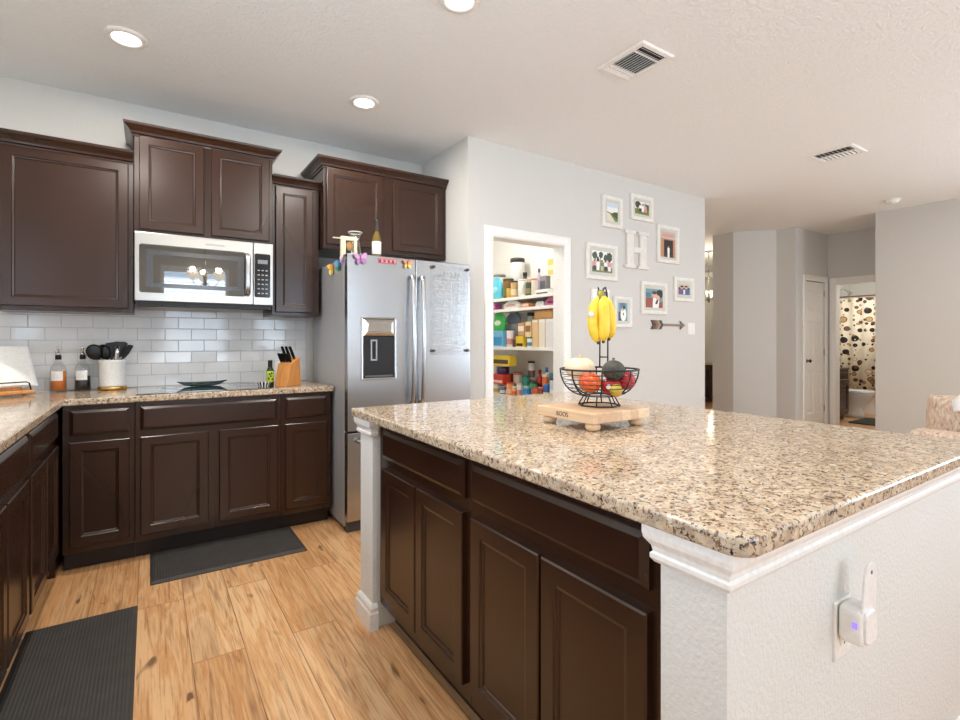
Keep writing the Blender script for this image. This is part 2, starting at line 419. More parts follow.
# closet door, six panels
dr = bpy.data.objects.new('door_1', None); C.objects.link(dr); dr.location = (7.54, 3.318, 0); dr['kind'] = 'structure'
m = MB(); W, Hd = .56, 2.04
cols = ((.075, .255), (.305, .485)); rows = ((.20, .78), (.90, 1.50), (1.62, 1.92))
m.box(0, W, .01, .035, .008, Hd)
xsn = [0, .075, .255, .305, .485, W]; zsn = [.008, .20, .78, .90, 1.50, 1.62, 1.92, Hd]
for i in range(5):
    for j in range(7):
        hole = i in (1, 3) and j in (1, 3, 5)
        a, b, c_, d_ = xsn[i], xsn[i+1], zsn[j], zsn[j+1]
        if not hole: m.add([(a,0,c_),(b,0,c_),(b,0,d_),(a,0,d_)], [(0,1,2,3)])
        else: m.panel(a, b, c_, d_, [(0,0),(.012,.009),(.03,.009),(.045,.003)], close_back=False)
m.add([(0,0,.008),(0,.035,.008),(0,.035,Hd),(0,0,Hd)], [(0,1,2,3)]).add([(W,0,.008),(W,.035,.008),(W,.035,Hd),(W,0,Hd)], [(0,3,2,1)])
m.build('door_panel', M_TRIM, dr)
m = MB(); st = m.n(); m.lathe([(.024,0),(.024,.005),(.009,.008),(.009,.03),(.022,.034),(.026,.045),(.020,.056),(0,.058)], 20); m.xf(st, Matrix.Translation((.05,0,.937)) @ Matrix.Rotation(PI/2, 4, 'X'))
m.build('door_knob', plain('dark_nickel', (92,84,78), .25, .9), dr)
for z in (.25, 1.05, 1.886): MB().box(W-.004, W+.02, -.012, .0, z-.045, z+.045).build('door_hinge', plain('satin_nickel', (170,166,160), .35, .9), dr)

# ------------------------------------------------------------------ tiled backsplash
m = MB(); m.box(-1.0, 1.0, BY-.004, BY, .916, 1.42, 1)
random.seed(3); row = 0; z = .918
while z < 1.40:
    x = -1.0+(-.0762 if row % 2 else 0)+.02
    while x < 1.0:
        a, b = max(x, -1.0), min(x+.150, 1.0)
        if b-a > .01:
            d = random.uniform(-.0005, .0005); e = random.uniform(-.0005, .0005); zz = min(z+.0738, 1.42); y0 = BY-.0085
            i0 = m.n()
            m.panel(a, b, z, zz, [(0,BY-.004),(0,y0+.0015),(.002,y0)], 0)
            for q in range(m.n()-4, m.n()):
                vx, vy, vz = m.v[q]; m.v[q] = (vx, vy+(d if vx > (a+b)/2 else -d)+(e if vz > (z+zz)/2 else -e), vz)
        x += .1524
    z += .0762; row += 1
struct(m, 'wall_backsplash', [M_TILE, M_GROUT])

# ------------------------------------------------------------------ cabinets
DOORR = lambda w_: [(0,0),(0,-.016),(.004,-.020),(w_,-.020),(w_+.003,-.016),(w_+.011,-.0145),(w_+.014,-.010)]
DRAWR = [(0,0),(0,-.010),(.004,-.013),(.013,-.018),(.017,-.020)]
def cab_door(p, x0, x1, z0, z1, fw=.047): return MB().panel(x0, x1, z0, z1, DOORR(fw)).build('door', M_CAB, p)
def cab_drawer(p, x0, x1, z0, z1): return MB().panel(x0, x1, z0, z1, DRAWR).build('drawer', M_CAB, p)
CROWN = [(0,0),(.006,0),(.008,.010),(.016,.014),(.020,.026),(.036,.044),(.046,.052),(.050,.058),(.052,.070),(0,.070)]
def crown(p, path, z): return MB().sweep([(u, z+h) for u, h in CROWN], path).build('crown_molding', M_CAB, p)
def carcass(p, x0, x1, d, z0, z1, openings=()):
    m = MB().box(x0, x1, 0, d, z0, z1); return m.build('carcass', M_CAB, p, .002, 1)

# local frame: x along the run, front at y = 0 facing -y
def upper(label, loc, x0, x1, d, z0, z1, doors, dz0, dz1, crown_path, zc):
    t = thing('upper_cabinet', label, 'cabinet', loc)
    carcass(t, x0, x1, d, z0, z1)
    for a, b in doors: cab_door(t, a, b, dz0, dz1)
    crown(t, crown_path, zc); return t
FY = 3.62
D = BY-FY-.002
upper('large single-door dark brown wall cabinet left of the microwave', (0, FY, 0), -.70, -.079, D, 1.383, 2.285, [(-.662, -.104)], 1.407, 2.258,
      [(-.70, 0), (-.079, 0)], 2.262)
t = upper('raised two-door dark brown wall cabinet directly above the microwave', (0, FY-.03, 0), -.077, .690, D+.03, 1.862, 2.46, [(-.052, .285), (.325, .668)], 1.88, 2.43,
      [(-.077, D+.03), (-.077, 0), (.690, 0), (.690, D+.03)], 2.425)
upper('narrow single-door dark brown wall cabinet between the microwave and the refrigerator', (0, FY, 0), .692, 1.008, D, 1.39, 2.295, [(.713, .962)], 1.412, 2.272,
      [(.692, 0), (1.008, 0)], 2.27)
FC = 3.52
upper('deep two-door dark brown wall cabinet above the refrigerator', (0, FC, 0), 1.012, 1.985, BY-FC-.002, 1.865, 2.455, [(1.03, 1.445), (1.528, 1.945)], 1.895, 2.43,
      [(1.012, BY-FC-.002), (1.012, 0), (1.985, 0)], 2.425)

# base cabinets of the back run: face frame at Y 3.36
BF = 3.36
def base_unit(label, loc, rz, x0, x1, drawers, doors, depth=.585, zt=.88, toe=.075, group=None, dz=(.145, .687), wz=(.722, .856)):
    t = thing('base_cabinet', label, 'cabinet', loc, rz, group)
    MB().box(x0, x1, 0, depth, .105, zt).build('carcass', M_CAB, t, .002, 1)
    MB().box(x0, x1, toe, depth, 0, .106).build('toe_kick', M_CABIN, t)
    for a, b in drawers: cab_drawer(t, a, b, *wz)
    for a, b in doors: cab_door(t, a, b, *dz)
    return t
base_unit('dark base cabinet with one door and one drawer in the corner by the left run', (0, BF, 0), 0, -.378, -.068, [(-.348, -.092)], [(-.348, -.092)])
base_unit('wide dark base cabinet with two doors and one long drawer under the cooktop', (0, BF, 0), 0, -.067, .697, [(-.042, .672)], [(-.042, .290), (.346, .675)])
base_unit('narrow dark base cabinet with one door and drawer beside the refrigerator', (0, BF, 0), 0, .698, 1.015, [(.722, .982)], [(.722, .984)])
# left run, front faces +X at x = -.40 ; local x = +Y world
LF = -.405
def left_unit(label, y0, y1, drawers, doors):
    return base_unit(label, (LF, 0, 0), PI/2, y0, y1, drawers, doors, depth=.592)
left_unit('dark left-run base cabinet with one drawer over two doors, next to the corner', 2.587, 3.352, [(2.612, 3.30)], [(2.612, 2.945), (2.967, 3.30)])
left_unit('dark base cabinet at the left edge of the photo, in front of the corner one', 1.83, 2.585, [(1.86, 2.56)], [(1.86, 2.20), (2.22, 2.56)])
left_unit('dark sink base cabinet of the left run under the added left window', .60, 1.828, [(.63, 1.2), (1.22, 1.80)], [(.63, 1.2), (1.22, 1.80)])
MB().box(-.995, -.405, 3.352, 3.94, 0, .88).build('corner_base_cabinet', M_CAB, None); tag(bpy.data.objects['corner_base_cabinet'], 'blind dark corner base cabinet hidden under the corner of the granite', 'cabinet')

# island cabinets: front faces -X at x = .82 ; local x = -Y world
IF = .820
def island_unit(label, ya, yb, drawers, doors):
    r = lambda L: [(-b, -a) for a, b in L]
    return base_unit(label, (IF, 0, 0), -PI/2, -yb, -ya, r(drawers), r(doors), depth=.60, dz=(.158, .690), wz=(.733, .850), toe=.07)
island_unit('dark island cabinet with two doors, the far one beside the white post', 1.293, 2.02, [(1.316, 1.962)], [(1.650, 1.962), (1.321, 1.642)])
island_unit('dark island cabinet with two doors, the near one beside the textured white end wall', .592, 1.292, [(.634, 1.272)], [(.958, 1.272), (.634, .949)])

# island half walls, cap and base trim
IX0, IX1, IY0, IY1 = .787, 2.035, .463, 2.165
m = MB().box(IX0, IX1, IY0, .59, 0, .88).box(1.91, IX1, .59, IY1, 0, .88).box(IX0, 1.91, 2.022, IY1, 0, .88)
struct(m, 'wall_island', m_wall('island_wall_paint', (223,223,219), 95, .55))
path = [(IX0+.03,.59),(IX0,.59),(IX0,IY0),(IX1,IY0),(IX1,IY1),(IX0,IY1),(IX0,2.022),(IX0+.02,2.022)]
CAP = [(0,.812),(.008,.812),(.014,.820),(.014,.828),(.010,.832),(.012,.842),(.022,.856),(.024,.866),(.024,.8815),(0,.8815)]
struct(MB().sweep(CAP, path[::-1] if False else path), 'trim_6', M_TRIM)
BS2 = [(0,0),(.018,0),(.018,.07),(.013,.078),(.013,.092),(.008,.102),(0,.108)]
struct(MB().sweep(BS2, path), 'baseboard_island', M_TRIM)

# granite counters
def rounded(x0, x1, y0, y1, r, n=6, corners=(1,1,1,1)):
    P = []
    for k, (cx, cy, a0) in enumerate(((x0,y0,PI),(x1,y0,1.5*PI),(x1,y1,0),(x0,y1,.5*PI))):
        if not corners[k]: P.append((cx, cy)); continue
        ox = cx+r*(1 if cx == x0 else -1); oy = cy+r*(1 if cy == y0 else -1)
        for i in range(n+1):
            a = a0+PI/2*i/n; P.append((ox+r*math.cos(a), oy+r*math.sin(a)))
    return P
o = MB().prism((rounded(.755, 2.07, .412, 2.205, .042, 8, (1,0,0,0))), .8815, .916).build('island_countertop', M_GRAN, None, .007, 3)
tag(o, 'big rectangular speckled beige granite top of the island', 'countertop')
m = MB().prism([(-.998,.60),(-.37,.60),(-.37,3.33),(1.025,3.33),(1.025,3.938),(-.998,3.938)], .8815, .916)
tag(m.build('kitchen_countertop', M_GRAN, None, .005, 2), 'L-shaped granite counter along the tiled wall and the left run', 'countertop')
# cooktop
t = thing('cooktop', 'flat black glass cooktop set in the granite below the microwave', 'cooktop', (.315, 3.635, .9162))
MB().prism(rounded(-.38, .38, -.255, .255, .02), 0, .004).build('glass_plate', M_BLACKGL, t, .0015, 1)
for (x, y, r) in ((-.21,-.12,.10),(.21,-.12,.115),(-.21,.12,.075),(.21,.12,.085)):
    m = MB()
    for rr in (r, r*.6): m.lathe([(rr-.002,0),(rr-.002,.0006),(rr,.0006),(rr,0)], 48, (x,y,.004), cap=False)
    m.build('burner_ring', plain('burner_grey', (110,110,112), .4), t)

# ------------------------------------------------------------------ microwave
t = thing('microwave', 'stainless over-the-range microwave mounted under the two-door cabinet', 'microwave', (.306, 0, 0))
MF = 3.545
MB().box(-.378, .378, MF+.03, BY-.001, 1.442, 1.858).build('body', plain('dark_grey_metal', (60,60,62), .4, .6), t, .003)
d = MB().box(-.380, .258, MF, MF+.03, 1.452, 1.858).build('door', M_STEELH, t, .004)
m = MB().prism(rounded(-.357, .212, 1.502, 1.788, .014), MF-.0035, MF+.001, axis='y'); g = m.build('glass', M_BLACKGL, d)
m = MB(); ow = rounded(-.325, .200, 1.535, 1.755, .012); 
iw = rounded(-.290, .165, 1.560, 1.728, .010)
n_ = len(ow); y = MF-.0042
m.add([(p[0], y, p[1]) for p in ow]+[(p[0], y, p[1]) for p in iw], [(i, (i+1) % n_, n_+(i+1) % n_, n_+i) for i in range(n_)])
m.build('window_border', plain('grey_screen_print', (74,76,80), .15), d)
m = MB().tube([(.222, MF-.002, 1.515),(.222, MF-.028, 1.525),(.222, MF-.036, 1.565),(.222, MF-.038, 1.645),(.222, MF-.036, 1.725),(.222, MF-.028, 1.765),(.222, MF-.002, 1.775)], .012, 12)
for i, p in enumerate(m.v): m.v[i] = (.222+(p[0]-.222)*1.35, p[1], p[2])
m.build('handle', M_STEEL, d)
MB().box(.060-.075, .06+.03, MF-.0012, MF, 1.812, 1.822).build('badge', plain('engraved_grey', (150,150,148), .4, .6), d)
cp = MB().box(.2605, .380, MF, MF+.03, 1.452, 1.858).build('control_panel', M_STEELH, t, .003)
m = MB().prism(rounded(.266, .362, 1.502, 1.788, .010), MF-.003, MF+.001, axis='y'); m.build('key_pad', plain('key_pad_black', (22,23,26), .12), cp)
MB().box(.285, .345, MF-.004, MF-.003, 1.722, 1.748).build('display', plain('dim_display', (118,124,128), .3), cp)
for r in range(6):
    for c_ in range(3): MB().box(.284+c_*.024, .297+c_*.024, MF-.0038, MF-.003, 1.525+r*.030, 1.532+r*.030).build('button', plain('button_print', (156,158,160), .4), cp)
m = MB().box(-.37, .37, MF+.01, MF+.05, 1.425, 1.443)
for i in range(30): m.box(-.36+i*.024, -.348+i*.024, MF+.008, MF+.012, 1.428, 1.440)
m.build('vent_grille', M_BLACK, t)

# ------------------------------------------------------------------ refrigerator
t = thing('refrigerator', 'stainless french-door refrigerator with a bottom freezer and ice dispenser', 'refrigerator', (1.033, 3.08, 0))
FW = .912
MB().box(.003, FW-.003, .072, .80, .03, 1.745).build('cabinet_body', M_GREYSIDE, t, .006)
MB().box(.012, FW-.012, .04, .11, 0.0, .07).build('base_grille', plain('dark_base_grille', (70,70,72), .5), t, .003)
for x in (.05, FW-.05): MB().lathe([(.02,0),(.02,.03)], 12, (x,.6,0)).build('foot', M_BLACK, t)
MB().box(.01, FW-.01, .055, .075, .08, 1.75).build('gasket', M_BLACK, t)
ld = MB().box(0, .4695, 0, .058, .645, 1.768).build('door', M_STEEL, t, .006, 3)
rd = MB().box(.4735, FW, 0, .058, .645, 1.768).build('door', M_STEEL, t, .006, 3)
fz = MB().box(0, FW, 0, .058, .078, .635).build('freezer_drawer', M_STEEL, t, .006, 3)
def bar_handle(x, z0, z1, par, nm='handle'):
    pts = [(x,0,z0),(x,-.035,z0+.004)]
    for i in range(9):
        u = i/8; pts.append((x, -.040-.022*math.sin(PI*u), z0+.03+(z1-z0-.06)*u))
    pts += [(x,-.035,z1-.004),(x,0,z1)]
    m = MB().tube(pts, .0125, 10)
    for i, p in enumerate(m.v): m.v[i] = (x+(p[0]-x)*1.25, p[1], p[2])
    return m.build(nm, M_STEEL, par)
bar_handle(.435, .80, 1.648, ld); bar_handle(.508, .80, 1.648, rd)
m = MB().tube([(.06,0,.585),(.065,-.045,.585)]+[(.1+.71*i/8,-.055,.585) for i in range(9)]+[(FW-.065,-.045,.585),(FW-.06,0,.585)], .013, 10); m.build('handle', M_STEEL, fz)
dp = MB().panel(.088, .330, .965, 1.370, [(0,0),(0,-.004),(.006,-.006),(.012,-.004),(.013,.0)], close_back=False).build('dispenser', M_STEEL, t)
m = MB().box(.102, .316, -.0035, .002, .98, 1.245); m.build('dispenser_recess', plain('dispenser_black', (36,38,42), .12), dp)
m = MB().panel(.102, .316, 1.25, 1.356, [(0,0),(0,-.006),(.012,-.014),(.03,-.016)], close_back=False); m.build('dispenser_screen', plain('dispenser_chrome', (190,188,184), .1, 1), dp)
m = MB()
for (a, b, c_, d_) in ((.150,.158,1.09,1.225),(.185,.193,1.09,1.225),(.158,.185,1.215,1.225),(.158,.185,1.09,1.10)): m.box(a, b, -.012, -.003, c_, d_)
m.build('dispenser_paddle', plain('paddle_grey', (170,174,180), .25, .5), dp)
MB().box(.115, .303, -.010, -.003, .984, .995).build('drip_tray', plain('tray_grey', (96,98,102), .3, .4), dp)
for x in (.03, FW-.03): MB().box(x-.025, x+.025, .03, .12, 1.745, 1.772).build('hinge_cover', plain('hinge_grey', (96,96,98), .45), t, .004)

# acrylic planner held to the right door
t = thing('acrylic_planner', 'clear acrylic wall planner with white writing on the right refrigerator door', 'planner', (1.033, 3.08, 0))
MB().box(.585, .895, -.016, -.012, 1.12, 1.745).build('sheet', M_ACRYL, t, .002)
for (x, z) in ((.878,1.727),(.602,1.727),(.878,1.148),(.602,1.148)):
    m = MB(); st = m.n(); m.lathe([(.011,0),(.011,.018),(.009,.020)], 16); m.xf(st, Matrix.Translation((x,-.001,z)) @ Matrix.Rotation(PI/2, 4, 'X')); m.build('standoff', plain('dark_standoff', (90,84,78), .3, .9), t)
m = MB(); random.seed(11)
for i in range(9): m.box(.605, .875, -.0168, -.0162, 1.19+i*.055, 1.1912+i*.055)
for i in range(4): m.box(.68+i*.062, .6812+i*.062, -.0168, -.0162, 1.19, 1.64)
for i in range(9):
    for j, xx in enumerate((.615, .69, .80)):
        zz = 1.205+i*.055; wd = random.uniform(.02, .05)
        if random.random() < .8: m.tube([(xx+wd*k/6, -.0166, zz+random.uniform(0, .022)) for k in range(7)], .0012, 5)
for k in range(6): m.tube([(.66+k*.03, -.0166, 1.665), (.668+k*.03, -.0166, 1.70), (.676+k*.03, -.0166, 1.668)], .0016, 5)
m.build('lettering', M_WHITE, t)

# magnets
def butterfly(label, loc, rot, cols, s=1.0, fold=.35):
    t = thing('butterfly_magnet', label, 'magnet', loc, 0, None); t.rotation_euler = rot
    for sgn in (-1, 1):
        m = MB()
        up = [(0,.004),(.010,.020),(.026,.030),(.036,.024),(.034,.010),(.020,0)]
        lo = [(0,.0),(.020,-.001),(.028,-.010),(.024,-.024),(.014,-.028),(.004,-.014)]
        for poly, mi in ((up, 0), (lo, 1)):
            st = m.n(); m.prism([(sgn*x*s, z*s) for x, z in poly], -.0012, .0012, mi, 'y'); m.xf(st, Matrix.Translation((0,-.003,0)) @ Matrix.Rotation(-sgn*fold, 4, 'Z'))
        m.build('wing', [plain(c, rgb, .5) for c, rgb in cols], t)
    MB().tube([(0,-.002,-.022*s),(0,-.004,0),(0,-.002,.022*s)], [.0015,.003,.0018], 8).build('body', M_BLACK, t)
FD = 3.08-.005
PK = ('lilac_pink', (214,150,200)); PK2 = ('mauve', (176,120,176)); YL = ('butter_yellow', (240,208,110)); OR = ('coral_orange', (232,140,100)); AM = ('amber', (232,170,60)); BL = ('sky_blue', (80,150,205)); TG = ('teal_green', (52,130,116))
butterfly('pink and mauve butterfly magnet at the upper left of the left refrigerator door', (1.115, FD-.002, 1.735), (0, -.15, 0), (PK, PK2), 1.25)
butterfly('yellow and coral butterfly magnet beside the middle gap of the refrigerator doors', (1.440, FD-.002, 1.728), (0, 0, 0), (OR, YL), 1.0)
SX = 1.0345
butterfly('amber and black butterfly magnet on the side of the refrigerator', (SX+.001, 3.36, 1.695), (0, 0, -PI/2), (AM, YL), 1.2, .95)
butterfly('blue and teal butterfly magnet on the side of the refrigerator near its front', (SX, 3.215, 1.70), (0, .1, -PI/2), (BL, TG), 1.2, .8)
butterfly('small pale lilac butterfly magnet on the side, nearest the refrigerator door', (SX, 3.165, 1.735), (0, 0, -PI/2), (('pale_lilac', (212,200,222)), PK), .65, .7)
m = MB().box(0, .125, -.003, 0, 0, .032, 0)
for k in range(8): m.box(.004+k*.015, .016+k*.015, -.0036, -.003, .004+.003*(k % 3), .020+.003*((k*2) % 4), 1+k % 2)
o = m.build('photo_magnet', [plain('dusk_pink', (196,96,112), .4), plain('plum', (92,52,74), .4), plain('peach', (226,150,130), .4)], None, loc=(1.238, FD+.003, 1.722))
tag(o, 'long narrow pink and plum picture magnet on the left refrigerator door', 'magnet')

# on top of the refrigerator
t = thing('glass_carafe', 'clear glass carafe with a flared rim on top of the refrigerator', 'carafe', (1.172, 3.33, 1.746))
MB().lathe([(.045,0),(.052,.02),(.050,.06),(.036,.12),(.030,.155),(.036,.185),(.048,.207),(.046,.207),(.034,.184),(.028,.155),(.034,.12),(.048,.06),(.049,.02),(.042,.006)], 28, cap=False).build('vessel', M_VESSEL, t)
MB().lathe([(.0475,.2055),(.0495,.209),(.0475,.2115),(.0455,.209),(.0475,.2055)], 28, cap=False).build('rim', plain('glass_rim', (205,205,200), .1), t)
t = thing('wine_bottle', 'small wine bottle with a blank white label on top of the refrigerator', 'bottle', (1.262, 3.17, 1.746))
MB().lathe([(.028,0),(.030,.004),(.030,.14),(.022,.17),(.012,.195),(.011,.20)], 24).build('bottle_body', plain('olive_glass', (110,92,40), .05), t)
MB().lathe([(.0112,.195),(.0118,.20),(.0118,.268),(.0125,.269),(.0125,.274),(0,.274)], 20).build('foil_cap', plain('dark_foil', (58,52,50), .35), t)
MB().lathe([(.0305,.045),(.0308,.046),(.0308,.128),(.0305,.129)], 24, cap=False).build('wine_label', M_PAPER, t)
t = thing('wooden_ornament', 'cream wooden arch ornament at the left corner on top of the refrigerator', 'ornament', (1.026, 3.175, 1.746))
MB().box(0, .030, 0, .03, 0, .145).box(.03, .085, 0, .03, .12, .145).box(.085, .105, 0, .03, 0, .145).build('arch', plain('cream_wood', (232,220,190), .55), t, .003)
MB().ell((.057,.015,.085), (.024,.013,.03)).build('knob', plain('tan_wood', (176,130,80), .5), t)
MB().box(-.05, .0, .008, .02, .128, .134).build('stick', plain('cream_wood', (232,220,190), .55), t)

# ------------------------------------------------------------------ things on the kitchen counter
CT = .9165
def cork_bottle(label, loc, liquid, fill):
    t = thing('oil_bottle', label, 'bottle', loc, 0, None)
    MB().lathe([(.036,0),(.040,.004),(.040,.125),(.036,.148),(.023,.170),(.014,.180),(.014,.194),(.0125,.194),(.0125,.18),(.021,.168),(.034,.147),(.038,.125),(.038,.010),(0,.008)], 28).build('glass_body', M_GLASS, t)
    MB().lathe([(0,.0085),(.0375,.0085),(.0375,fill),(0,fill)], 28, cap=False).build('liquid', liquid, t)
    m = MB(); vs = []; n = 8
    for j in range(2):
        for i in range(n+1):
            a = -PI/2+math.radians(-44+88*i/n)+math.radians(-7); vs.append((.0406*math.cos(a), .0406*math.sin(a), .066+.056*j))
    m.add(vs, [(i, i+1, n+2+i, n+1+i) for i in range(n)]); m.build('paper_label', M_PAPER, t)
    for k in range(3): MB().box(-.020, .010-.006*k, -.0422, -.0416, .085+.010*k, .0865+.010*k).build('lettering', plain('pale_grey_ink', (190,190,188), .7), t)
    MB().lathe([(.0150,.190),(.0150,.214),(.013,.217),(0,.218)], 20).build('stopper', M_BLACK, t)
    m = MB().lathe([(.0115,.217),(.0115,.226),(.005,.234),(0,.235)], 16)
    m.tube([(0,0,.232),(.002,0,.247),(0,-.004,.258),(-.004,-.008,.268)], [.0058,.0052,.0045,.0038], 8)
    m.tube([(-.012,0,.222),(-.014,0,.244),(-.004,0,.250)], .0018, 6)
    m.build('pour_spout', M_CHROME, t)
cork_bottle('glass pour bottle of orange liquid with a white label, left of the dark one', (-.452, 3.86, CT), plain('amber_oil', (226,122,44), .12), .122)
cork_bottle('glass pour bottle of near-black liquid with a white label, beside the white crock', (-.338, 3.86, CT), plain('dark_vinegar', (14,12,17), .45), .088)

t = thing('utensil_crock', 'white ceramic crock on a gold base holding black cooking utensils', 'crock', (-.192, 3.84, CT))
MB().lathe([(.066,.022),(.067,.030),(.068,.168),(.072,.174),(.072,.184),(.069,.186),(.065,.184),(.063,.03),(0,.026)], 36).build('pot', M_CERAM, t)
MB().lathe([(.066,0),(.074,.003),(.074,.020),(.070,.023),(0,.023)], 36).build('base', M_GOLD, t)
CX, CYY = -.192, 3.84
def utensil(name, label, off, lean, head, mat):
    """off: foot inside the crock, lean: top offset"""
    t = thing(name, label, name.replace('_', ' '), (CX+off[0], CYY+off[1], CT+.05)); L = Vector((lean[0], lean[1], .145)); 
    MB().tube([(0,0,0), tuple(L*.5), tuple(L)], [.005,.006,.005], 8).build('handle', M_BLACK if mat is None else mat, t)
    d = L.normalized(); q = Vector((0,0,1)).rotation_difference(d).to_matrix().to_4x4()
    m = MB(); st = m.n(); head(m); m.xf(st, Matrix.Translation(L) @ q); m.build('head', M_BLACK, t)
def h_spoon(w_, l, dep=.012, rz=0):
    def f(m):
        st = m.n(); m.ell((0,0,l/2-.006), (w_/2, dep, l/2), 16, 10); m.xf(st, Matrix.Rotation(rz, 4, 'Z'))
    return f
def h_spat(w_, l, rz=0):
    def f(m):
        st = m.n(); m.prism([(-.008,0),(.008,0),(w_/2,.03),(w_/2*1.05,l),(w_/2*.7,l+.008),(-w_/2*.9,l),(-w_/2,.03)], -.003, .003, axis='y'); m.xf(st, Matrix.Rotation(rz, 4, 'Z'))
    return f
utensil('serving_spoon', 'large black serving spoon leaning far left out of the crock', (.01,-.01), (-.075,-.02), h_spoon(.085,.098,.014,.2), None)
utensil('solid_ladle', 'round black ladle head at the back left of the crock', (.0,.03), (-.035,.01), h_spoon(.085,.092,.022,.3), None)
utensil('slotted_spatula', 'upright black spatula in the middle of the crock', (.0,.0), (-.004,.01), h_spat(.062,.092,.3), None)
utensil('flat_turner', 'black flat turner with a square top at the right of the crock', (-.005,.02), (.028,.012), h_spat(.068,.098,.2), None)
utensil('pasta_fork', 'slim black utensil between the ladle and the spatula in the crock', (-.01,-.02), (-.014,-.012), h_spoon(.05,.085,.012,.5), None)
utensil('thin_scraper', 'narrow black scraper leaning right out of the crock', (-.02,-.01), (.074,-.01), h_spat(.030,.085,.1), None)
t = thing('whisk', 'utensil with a bright steel handle at the front of the crock', 'whisk', (CX+.012, CYY-.035, CT+.05))
MB().tube([(0,0,0),(.008,-.006,.10),(.014,-.012,.180),(.016,-.014,.218)], [.006,.010,.012,.009], 12).build('handle', M_CHROME, t)
MB().tube([(.006,-.005,.125),(.0075,-.006,.14)], .0125, 12).build('collar', plain('copper', (200,130,90), .3, .9), t)

# cookbook stand in the corner
t = thing('cookbook_stand', 'wooden cookbook stand with a black wire rail in the counter corner', 'book stand', (-.675, 3.64, CT), .60)
MB().box(-.20, .155, -.03, .05, .008, .03).build('tray', M_ACACIA, t, .008, 3)
MB().box(-.16, .12, .03, .045, .03, .05).build('ledge', M_ACACIA, t, .002)
m = MB(); st = m.n(); m.box(-.13, .10, 0, .008, 0, .20); m.xf(st, Matrix.Translation((0,.062,.03)) @ Matrix.Rotation(-.35, 4, 'X')); m.build('easel_back', M_ACACIA, t, .002)
MB().tube([(-.19,-.015,.03),(-.18,-.018,.068),(-.165,-.02,.075),(.115,-.02,.075),(.13,-.018,.068),(.14,-.015,.03)], .0035, 8).build('wire_rail', M_BLKWIRE, t)
for x in (-.16, .12): MB().lathe([(.01,0),(.01,.009)], 12, (x,.01,0)).build('foot', M_ACACIA, t)
t = thing('cookbook', 'open white cookbook leaning on the wooden stand in the corner', 'book', (-.675, 3.64, CT), .60)
Mx = Matrix.Translation((0,.012,.052)) @ Matrix.Rotation(-.42, 4, 'X')
m = MB(); st = m.n(); m.box(-.19, .19, .010, .014, 0, .245); m.xf(st, Mx); m.build('cover', plain('marbled_white', (226,226,224), .35), t)
for sgn in (-1, 1):
    m = MB(); st = m.n(); k = 8; vs = []
    for j in range(2):
        for i in range(k+1):
            u = i/k; vs.append((sgn*u*.18, .009-.016*math.sin(PI*u)**.7*(1-.4*u), .004+.232*j))
    for j in range(2):
        for i in range(k+1): vs.append((sgn*i/k*.18, .0098, .004+.232*j))
    f = [(i, i+1, k+2+i, k+1+i) for i in range(k)]+[(2*k+2+i, 3*k+3+i, 3*k+4+i, 2*k+3+i) for i in range(k)]
    f += [(i, 2*k+2+i, 2*k+3+i, i+1) for i in range(k)]+[(k+1+i, k+2+i, 3*k+4+i, 3*k+3+i) for i in range(k)]
    m.add(vs, f); m.xf(st, Mx); m.build('pages', M_PAPER, t)
tag(MB().prism([(-.17,-.006),(.15,-.02),(.16,.016),(-.16,.02)], 0, .006).build('marble_board', plain('marble_white_grey', (214,214,214), .15, bscale=9), None, loc=(-.61, 3.88, CT), rot=(0,0,0)), 'flat pale marble slab lying behind the cookbook stand', 'slab')

# spoon rest on the cooktop
t = thing('spoon_rest', 'long leaf-shaped dark teal dish lying on the glass cooktop', 'dish', (.292, 3.77, .9212), .05)
m = MB(); n = 28; vs = []; fs = []
for k, (s, z) in enumerate(((.45,0),(.72,.006),(1.0,.020),(.97,.022),(.66,.010),(.40,.005))):
    for i in range(n):
        a = 2*PI*i/n; c_, s_ = math.cos(a), math.sin(a); e = abs(c_)**3
        vs.append((.145*c_*s, .045*s_*s*(1-.5*e), z+(.010*e if s > .9 else 0)))
for k in range(5):
    for i in range(n): fs.append((k*n+i, k*n+(i+1) % n, (k+1)*n+(i+1) % n, (k+1)*n+i))
fs += [tuple(reversed(range(n))), tuple(5*n+i for i in range(n))]
m.add(vs, fs, 0, True); m.build('dish', plain('dark_teal_glaze', (92,122,120), .12), t)
m = MB().tube([(.144*math.cos(2*PI*i/n), .0445*math.sin(2*PI*i/n)*(1-.5*abs(math.cos(2*PI*i/n))**3), .021+.010*abs(math.cos(2*PI*i/n))**3) for i in range(n)], .003, 6, True)
m.build('rim', plain('black_glaze', (24,28,30), .12), t)

